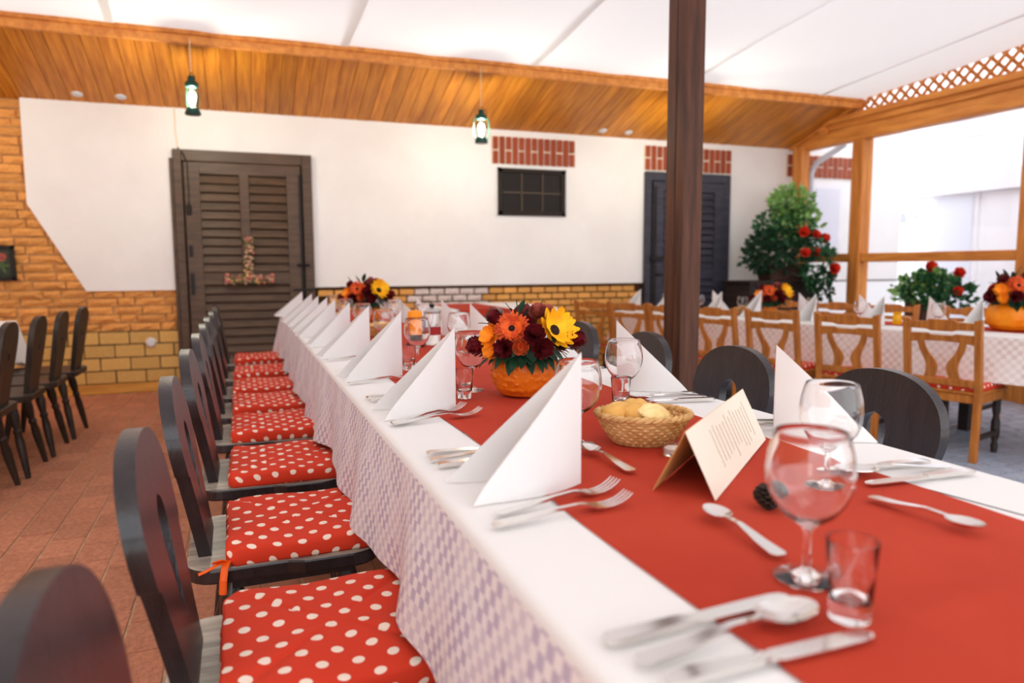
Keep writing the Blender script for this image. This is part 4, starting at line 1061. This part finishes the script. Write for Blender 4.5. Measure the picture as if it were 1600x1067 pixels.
# ---------------------------------------------------------------- pumpkin vases and flowers
def pumpkin_mesh(r, h, knob, ribs, seed):
    prof = [(0, 0), (.5, .0), (.72, .05), (.9, .2), (.99, .42), (1.0, .58), (.95, .76), (.84, .92), (.72, 1.0), (.64, .98), (.6, .9), (0, .86)]
    pp = []
    for (a, b), (c, d) in zip(prof, prof[1:]):
        for q in range(9): pp.append((a+(c-a)*q/9, b+(d-b)*q/9))
    pp.append(prof[-1]); n = 150; vs = []; mb = MB()
    me = mb.lathe([(x*r, z*h) for x, z in pp], n).mesh('pumpkin', smooth=True)
    rr = random.Random(seed); wl = [(rr.uniform(0, 2*PI), rr.uniform(.12, .85)*h, rr.uniform(.0022, .0055), rr.uniform(.3, 1)) for _ in range(int(420*knob))]
    for v in me.vertices:
        rad = math.hypot(v.co.x, v.co.y)
        if rad < r*.45: continue
        an = math.atan2(v.co.y, v.co.x); k = 1-ribs*abs(math.sin(an*5))**2*.0 + ribs*math.cos(an*10)*.5
        d = .006*mnoise.noise(v.co*14+Vector((seed, 0, 0)))*knob
        if v.co.z < h*.9:
            for wa, wz, wr, wh in wl:
                da = ((an-wa+PI) % (2*PI)-PI)*rad
                q = (da*da+(v.co.z-wz)**2)/(wr*wr)
                if q < 4: d += .0036*wh*math.exp(-q)
        s = k+d/rad; v.co.x *= s; v.co.y *= s
    return me
def petals(mb, n, L, w, curl, r0=.0, z0=.0, ph=0.0, up=.0, tipw=.5):
    for i in range(n):
        a = 2*PI*i/n+ph+random.uniform(-.08, .08); l = L*random.uniform(.9, 1.06)
        ca, sa = math.cos(a), math.sin(a); pts = []
        for k, (u, ww) in enumerate(((0, .35), (.35, .9), (.7, 1.0), (.93, tipw), (1.0, .08))):
            rr = r0+l*u; z = z0+up*u*l+curl*l*u*u
            for s in (-1, 0, 1): pts.append((rr*ca-s*w*ww*sa, rr*sa+s*w*ww*ca, z-(.12*w if s == 0 else 0)))
        fs = []
        for k in range(4):
            for s in range(2): b = k*3+s; fs.append((b, b+1, b+4, b+3))
        mb.add(pts, fs)
def orient(o, d, roll=0.0):
    o.rotation_euler = Vector(d).to_track_quat('Z', 'Y').to_euler()
def flower(kind, parent, p, d, s):
    mb = MB(); mat = kind
    if kind == 'gerbera':
        for j in range(4): petals(mb, 24, s*(1-.17*j), s*.085, -.12+.10*j, s*.2, .003*j*s/.04, j*.14, .06+.07*j, .7)
    elif kind == 'sunflower':
        petals(mb, 12, s, s*.26, .35, s*.24, 0, 0, .25, .5); petals(mb, 12, s*.9, s*.24, .5, s*.22, .003, .26, .40, .5)
    elif kind == 'apricot':
        petals(mb, 8, s, s*.36, .25, .002, 0, 0, .25, .7); petals(mb, 7, s*.7, s*.3, .5, .002, .003, .3, .6, .7)
    else:
        if kind == 'burgundy':
            for j in range(7): petals(mb, 11, s*(1.05-.11*j), s*(.23-.015*j), .35+.15*j, .001, .002*j, j*.5, .1+.3*j, .9)
        else:
            for j in range(6): petals(mb, 6, s*(1-.13*j), s*(.40-.03*j), .5+.15*j, .001, .002*j, j*.5, .15+.35*j, .85)
    f = mb.build({'gerbera': 'gerbera', 'sunflower': 'sunflower', 'apricot': 'apricot_flower', 'rose': 'small_rose', 'dusky': 'dusky_rose', 'burgundy': 'burgundy_flower', 'redflower': 'red_flower'}[kind], mat, parent, smooth=True)
    f.location = p; orient(f, d)
    if kind in ('gerbera', 'sunflower'):
        q = .26 if kind == 'gerbera' else .38
        MB().lathe([(0, s*.16), (s*q*.6, s*.15), (s*q, s*.06), (s*q, -.003), (0, -.003)], 16).build('flower_centre', 'dark_eye', f, smooth=True)
    return f
def leaf_mesh(L, w):
    pts = []; fs = []
    for u, ww in ((0, .08), (.2, .7), (.45, 1.0), (.7, .8), (.9, .35), (1.0, .03)):
        for s in (-1, 0, 1): pts.append((L*u, s*w*ww, -.25*L*u*u-(.2*w if s == 0 else 0)))
    for k in range(5):
        for s in range(2): b = k*3+s; fs.append((b, b+1, b+4, b+3))
    return MB().add(pts, fs).mesh('leaf', smooth=True)
LF = [leaf_mesh(.058, .009), leaf_mesh(.045, .011), leaf_mesh(.034, .010), leaf_mesh(.07, .010)]
for m_ in LF: m_.materials.append(M['leaf_dark'])
RI = Vector((math.cos(YAW), -math.sin(YAW), 0)); TC = Vector((-math.sin(YAW), -math.cos(YAW), 0)); ZU = Vector((0, 0, 1))
def rel(r, u, t): return RI*r+ZU*u+TC*t
def arrangement(label, loc, k=1.0, full=True, seed=1):
    t = thing('flower_arrangement', label, 'flowers', loc, 0, 'autumn flower arrangements'); r = random.Random(seed)
    MB().lathe([(0, -.03*k), (.05*k, -.028*k), (.062*k, .0), (.055*k, .035*k), (.03*k, .06*k), (0, .066*k)], 20).build('moss_base', 'leaf_dark', t, smooth=True)
    fl = [('gerbera', (-.034, .078, .07), (-.1, .35, 1), .043), ('sunflower', (.076, .072, .052), (.55, .45, .75), .047), ('apricot', (-.088, .055, .045), (-.6, .4, .8), .032), ('apricot', (-.086, .022, .055), (-.6, .1, .9), .024),
          ('rose', (-.012, .032, .098), (0, .2, 1), .021), ('dusky', (.03, .105, .02), (.1, 1, .6), .025), ('dusky', (.052, .10, .0), (.4, 1, .3), .024), ('burgundy', (.022, .06, .085), (.1, .4, 1), .029), ('burgundy', (.042, .03, .085), (.2, .1, 1), .028),
          ('burgundy', (-.052, .03, .085), (-.3, .1, 1), .026), ('burgundy', (-.065, .085, .03), (-.5, .8, .5), .026), ('burgundy', (.112, .045, .03), (1, .2, .4), .03), ('burgundy', (-.105, .028, .02), (-1, .1, .4), .03), ('burgundy', (.0, .08, -.05), (0, .8, -.8), .036),
          ('apricot', (.05, .07, -.06), (.3, .6, -.8), .034), ('gerbera', (-.06, .06, -.05), (-.5, .5, -.7), .036), ('burgundy', (.085, .03, -.03), (.8, .2, -.5), .03)]
    for kind, p, d, s in fl: flower(kind, t, rel(*[v*k for v in p]), rel(*d), s*k)
    n = 46
    for i in range(n):
        a = 2*PI*i/n+r.uniform(-.1, .1); rad = r.uniform(.055, .07)*k
        o = obj('leaf', r.choice(LF[:2]+LF[3:]+LF[3:]), None, t, (rad*math.cos(a), rad*math.sin(a), r.uniform(.016, .036)*k), None, (k, k, k))
        o.rotation_euler = (r.uniform(-.4, .4), r.uniform(-.15, .5), a)
    for i in range(18):
        rr_ = -.088+.176*i/17+r.uniform(-.008, .008); tt = math.sqrt(max(.0008, .0092-rr_*rr_))
        o = obj('leaf', LF[0] if i % 2 else LF[3], None, t, rel(rr_*k*.8, r.uniform(.012, .024)*k, tt*k*.75), None, (k*.9, k*1.3, k))
        o.rotation_euler = rel(rr_*9+r.uniform(-.3, .3), r.uniform(-.75, -.1), tt*9).to_track_quat('X', 'Z').to_euler()
    ups = [((-.012, .118, .02), (.1, .8, .1)), ((-.02, .10, .03), (-.3, .9, .2)), ((-.03, .11, .0), (-.25, .7, .0)), ((-.085, .085, .02), (-.9, .35, .1)), ((-.075, .10, .01), (-.2, .9, .0)), ((.0, .10, .0), (.2, .9, .1)), ((.06, .06, .07), (.4, -.2, .8)), ((-.03, .045, .1), (.5, .3, .5))]
    for p, d in ups:
        o = obj('leaf', LF[2] if full else LF[1], None, t, rel(*[v*k for v in p]), None, (k*1.1, k*1.25, k))
        o.rotation_euler = rel(*d).to_track_quat('X', 'Z').to_euler()
    MB().tube([rel(-.015, .05, .02), rel(-.012, .09, .02), rel(-.018, .125, .02), rel(-.022, .15, .02)], .0016, 5).tube([rel(.03, .06, 0), rel(.035, .13, 0), rel(.05, .15, .01)], .0015, 5).build('twig', 'stem', t)
    return t
PV = Vector((.712, 1.783, .7525))
pk = thing('pumpkin_vase', 'knobbly orange pumpkin used as a vase on the runner', 'pumpkin', PV)
obj('rind', pumpkin_mesh(.0915, .124, 1.0, .0, 2), 'pumpkin', pk)
arrangement('autumn bouquet with gerbera and sunflower in the foreground pumpkin', PV+Vector((0, 0, .108)))
pk2 = thing('pumpkin_vase', 'far orange pumpkin vase at the end of the long table', 'pumpkin', (.745, 4.55, .7525)); obj('rind', pumpkin_mesh(.09, .12, .3, .02, 5), 'pumpkin', pk2)
arrangement('autumn bouquet at the far end of the long table', Vector((.745, 4.55, .8725)), 1.15, False, 4)
pk3 = thing('pumpkin_vase', 'big ribbed orange pumpkin cut by the right edge', 'pumpkin', T2(-.12, .77, .7625)); obj('rind', pumpkin_mesh(.155, .185, .0, .035, 8), 'pumpkin2', pk3)
arrangement('burgundy and apricot bouquet in the big pumpkin at the right edge', Vector(T2(-.12, .77, .7625+.185)), 1.45, False, 6)
vz = thing('flower_vase', 'small orange vase on the window table', 'vase', T2(1.72, .80, .7625))
MB().lathe([(0, 0), (.045, 0), (.06, .03), (.06, .09), (.045, .12), (.04, .12), (.04, .1), (0, .1)], 24).build('body', 'pumpkin2', vz, smooth=True)
arrangement('yellow and red bouquet in the small vase before the corner plant', Vector(T2(1.72, .80, .7625+.115)), 1.25, False, 9)
# far table things
cd = thing('pillar_candle', 'orange pillar candle on a black holder behind the left napkins', 'candle', (.705, 3.05, .7525))
MB().lathe([(0, 0), (.04, 0), (.042, .01), (.034, .02), (.034, .05), (0, .05)], 20).build('holder', 'black', cd, smooth=True)
MB().lathe([(0, .05), (.032, .05), (.032, .145), (.026, .158), (.012, .16), (0, .155)], 20).tube([(0, 0, .155), (0, 0, .168)], .0012, 5).build('candle_body', 'candle', cd, smooth=True)
cf = thing('glass_carafe', 'glass carafe with silver lid and red label beyond the candle', 'carafe', (.80, 3.12, .7525))
MB().lathe([(0, 0), (.036, 0), (.038, .004), (.038, .12), (.034, .14), (.0325, .14), (.036, .12), (.036, .006), (0, .005)], 24).build('body', 'glass', cf, smooth=True)
MB().lathe([(.0385, .045), (.039, .045), (.039, .08), (.0385, .08)], 24).build('label_band', 'label_red', cf)
MB().lathe([(0, .14), (.037, .14), (.038, .15), (.02, .165), (0, .166)], 20).build('lid', 'steel_dull', cf, smooth=True)
MB().lathe([(0, .166), (.011, .168), (.013, .178), (0, .186)], 12).build('lid_knob', 'black', cf, smooth=True)
MB().tube([(-.037, 0, .13), (-.065, 0, .125), (-.07, 0, .08), (-.055, 0, .04), (-.037, 0, .04)], .004, 6).build('handle', 'steel_dull', cf)
jr = thing('candle_jar', 'small amber glass candle jar behind the largest oak chair', 'candle', T2(.58, .68, .7625))
MB().lathe([(0, 0), (.03, 0), (.033, .01), (.03, .06), (.026, .075), (.034, .09), (.03, .09), (0, .03)], 18).build('jar', 'amber', jr, smooth=True)
MB().lathe([(0, .031), (.026, .031), (.026, .05), (0, .05)], 14).build('wax', 'wax', jr)
pl = thing('place_card', 'small folded white card near the big pumpkin', 'card', T2(.12, .60, .7635))
MB().add([(-.05, -.03, 0), (.05, -.03, 0), (.05, 0, .05), (-.05, 0, .05), (.05, .03, 0), (-.05, .03, 0)], [(0, 1, 2, 3), (3, 2, 4, 5)]).build('folded_sheet', 'paper', pl)

# ---------------------------------------------------------------- lanterns
def lantern(loc, label, drop):
    t = thing('hanging_lantern', label, 'lantern', loc, random.uniform(0, 3), 'green hanging lanterns')
    MB().lathe([(0, 0), (.055, 0), (.058, .008), (.05, .03), (.042, .05), (.03, .055), (0, .055)], 20).build('base', 'lantern', t, smooth=True)
    MB().lathe([(.034, .055), (.05, .075), (.058, .11), (.054, .15), (.04, .19), (.036, .2)], 20).build('globe', 'globe', t, smooth=True)
    MB().lathe([(0, .285), (.022, .283), (.028, .262), (.026, .25), (.045, .235), (.05, .215), (.042, .2), (.034, .198), (0, .2)], 20).build('cap', 'lantern', t, smooth=True)
    for s in (-1, 1): MB().tube([(s*.05, 0, .02), (s*.07, 0, .06), (s*.074, 0, .13), (s*.065, 0, .2), (s*.04, 0, .235)], .005, 6).build('side_tube', 'lantern', t)
    MB().tube([(-.05, 0, .235), (-.045, 0, .28), (0, 0, .31), (.045, 0, .28), (.05, 0, .235)], .0025, 5).build('bail', 'iron', t)
    MB().lathe([(0, .07), (.012, .075), (.012, .095), (.024, .12), (.024, .14), (.014, .16), (0, .165)], 14).build('bulb', 'bulb', t, smooth=True)
    MB().tube([(0, 0, .31), (0, 0, .31+drop)], .003, 5).build('suspension_cord', 'cord', t)
    return t
lantern((-.275, 6.02, 2.243), 'lit green hanging lantern above the brown louvred door', .24)
lantern((2.006, 6.02, 2.160), 'lit green hanging lantern left of the vent lintel', .33)
lantern((4.18, 6.02, 2.16), 'green hanging lantern hidden behind the timber post', .33)
lantern((-2.6, 6.02, 2.2), 'hanging lantern beyond the left edge of the picture', .29)

# ---------------------------------------------------------------- wall things
pf = thing('framed_picture', 'dark framed picture of a red flower on the brick wall', 'picture', (-1.86, WY-.012, 1.145))
a, b = .124, .143
MB().box(-a, a, -.025, 0, -b, -b+.03).box(-a, a, -.025, 0, b-.03, b).box(-a, -a+.03, -.025, 0, -b, b).box(a-.03, a, -.025, 0, -b, b).build('frame', 'iron', pf, bevel=.004)
MB().box(-a+.02, a-.02, -.012, -.002, -b+.02, b-.02).build('picture', 'picture_art', pf)
mb = MB(); petals(mb, 7, .035, .014, .1, .003, 0); fo = mb.build('painted_flower', 'dusky', pf); fo.location = (.035, -.016, .05); fo.rotation_euler = (PI/2, 0, 0)
mb = MB(); petals(mb, 5, .06, .012, .05, .003, 0); fo = mb.build('painted_leaves', 'stem', pf); fo.location = (.03, -.015, -.02); fo.rotation_euler = (PI/2, 0, 0)
ol = MB().lathe([(0, .03), (.03, .028), (.042, .012), (.045, 0), (0, 0)], 16).build('wall_outlet', 'white_plastic', smooth=True); ol.location = (-.76, WY-.003, .44); ol.rotation_euler = (PI/2, 0, 0)
tag(ol, 'round pale grey wall outlet on the ochre tiles', 'outlet')
# dried flower ornament on the brown door
orn = thing('dried_flower_ornament', 'dried flower ornament shaped like an upturned T on the brown door', 'ornament', (.085, WY-.098, .955))
ro = random.Random(21); mbs = {'dry_green': MB(), 'dry_rose': MB(), 'dry_pink': MB(), 'wicker': MB()}
def blob(mb, p, r):
    mb.lathe([(0, -r), (r*.8, -r*.5), (r, 0), (r*.75, r*.6), (0, r)], 7, p)
for i in range(260):
    if i < 135: p = (ro.uniform(-.205, .205), ro.uniform(-.02, .0), ro.uniform(0, .075))
    else: p = (ro.uniform(-.042, .042), ro.uniform(-.02, .0), ro.uniform(.05, .41))
    k = ro.choice(['dry_green', 'dry_green', 'dry_rose', 'dry_pink', 'wicker', 'dry_pink', 'dry_green'])
    blob(mbs[k], p, ro.uniform(.010, .018))
for p in ((-.19, -.02, .02), (-.185, -.02, .075), (.195, -.02, .02), (.2, -.02, .07), (0, -.02, .40), (.005, -.02, .05)): blob(mbs['dry_rose'], p, .024)
for k, nm in (('dry_green', 'dried_leaves'), ('dry_rose', 'dried_roses'), ('dry_pink', 'dried_petals'), ('wicker', 'dried_grass')):
    mbs[k].build(nm, k, orn, smooth=True)['kind'] = 'stuff'

# ---------------------------------------------------------------- plants
def foliage(mb, c, rx, ry, rz, n, L, r):
    for _ in range(n):
        while True:
            v = Vector((r.uniform(-1, 1), r.uniform(-1, 1), r.uniform(-1, 1)))
            if .25 < v.length < 1: break
        p = Vector(c)+Vector((v.x*rx, v.y*ry, v.z*rz)); d = (v+Vector((r.uniform(-.6, .6), r.uniform(-.6, .6), r.uniform(-.3, .8)))).normalized()
        sd = d.cross(Vector((r.uniform(-1, 1), r.uniform(-1, 1), r.uniform(-1, 1)))).normalized(); l = L*r.uniform(.6, 1.2); w_ = l*.36; n2 = d.cross(sd)
        mb.add([p, p+d*l*.45+sd*w_+n2*.1*l, p+d*l, p+d*l*.45-sd*w_+n2*.1*l], [(0, 1, 2), (0, 2, 3)])
def plant(name, label, loc, clusters, flowers, leaf=.05):
    t = thing(name, label, 'plant', loc); r = random.Random(len(clusters)*7+3); mm = {}
    for mat, c, rx, ry, rz, n in clusters: foliage(mm.setdefault(mat, MB()), c, rx, ry, rz, n, leaf, r)
    for k, mb in mm.items(): mb.build('foliage', k, t)['kind'] = 'stuff'
    mb = MB()
    for mat, c, *_ in clusters: mb.tube([(0, 0, 0), (c[0]*.4, c[1]*.4, c[2]*.5), c], .006, 5)
    mb.build('stem', 'stem', t)
    for p, s in flowers:
        f = flower('redflower', t, p, (-.4+random.uniform(-.3, .3), -.9, .3), s)
    return t
cb_ = thing('plant_cabinet', 'dark cabinet standing in the corner by the windows', 'cabinet', (5.66, 6.62, -.1))
MB().box(-.45, .45, -.22, .22, 0, 1.0).build('body', 'cabinet', cb_, bevel=.006)
MB().box(-.48, .48, -.25, .25, 1.0, 1.03).build('top', 'cabinet', cb_, bevel=.006)
for s in (-1, 1):
    d_ = MB().box(s*.22-.205, s*.22+.205, -.235, -.22, .06, .95).build('door', 'cabinet', cb_, bevel=.004)
    MB().lathe([(0, 0), (.012, .005), (.012, .02), (0, .024)], 10, mat=Matrix.Translation((s*.05, -.236, .55)) @ Matrix.Rotation(PI/2, 4, 'X')).build('knob', 'iron', d_)
pb = thing('planter_box', 'brown planter box on the dark corner cabinet', 'planter', (5.76, 6.55, .93))
MB().add([(-.24, -.1, 0), (.24, -.1, 0), (.24, .1, 0), (-.24, .1, 0), (-.28, -.12, .15), (.28, -.12, .15), (.28, .12, .15), (-.28, .12, .15)], [(3, 2, 1, 0), (0, 1, 5, 4), (1, 2, 6, 5), (2, 3, 7, 6), (3, 0, 4, 7), (4, 5, 6, 7)]).build('box', 'pot_brown', pb, bevel=.006)
MB().box(-.295, .295, -.135, .135, .14, .165).build('rim', 'pot_brown', pb, bevel=.006)
plant('potted_shrub', 'tall leafy shrub with red flowers in the corner planter box', (5.76, 6.5, 1.07),
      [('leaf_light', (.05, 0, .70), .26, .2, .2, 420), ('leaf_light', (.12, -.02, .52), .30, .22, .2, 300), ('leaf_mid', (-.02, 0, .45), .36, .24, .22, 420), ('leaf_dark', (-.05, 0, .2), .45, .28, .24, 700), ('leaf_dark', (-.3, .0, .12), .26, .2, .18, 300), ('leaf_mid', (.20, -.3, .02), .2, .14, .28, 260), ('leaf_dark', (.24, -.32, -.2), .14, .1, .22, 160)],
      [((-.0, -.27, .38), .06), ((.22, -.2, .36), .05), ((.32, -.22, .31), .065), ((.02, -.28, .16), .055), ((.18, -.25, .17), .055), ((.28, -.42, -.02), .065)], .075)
gp = thing('geranium_pot', 'dark square pot on a stand by the window', 'pot', (5.92, 4.86, -.1))
MB().box(-.11, .11, -.11, .11, .62, .86).build('pot', 'pot_brown', gp, bevel=.008)
MB().box(-.16, .16, -.16, .16, .58, .62).build('stand_top', 'cabinet', gp, bevel=.004)
for sx in (-1, 1):
    for sy in (-1, 1): MB().box(sx*.13-.015, sx*.13+.015, sy*.13-.015, sy*.13+.015, 0, .58).build('leg', 'cabinet', gp)
plant('potted_geranium', 'green geranium with red blooms in the pot before the window', (5.92, 4.8, .74),
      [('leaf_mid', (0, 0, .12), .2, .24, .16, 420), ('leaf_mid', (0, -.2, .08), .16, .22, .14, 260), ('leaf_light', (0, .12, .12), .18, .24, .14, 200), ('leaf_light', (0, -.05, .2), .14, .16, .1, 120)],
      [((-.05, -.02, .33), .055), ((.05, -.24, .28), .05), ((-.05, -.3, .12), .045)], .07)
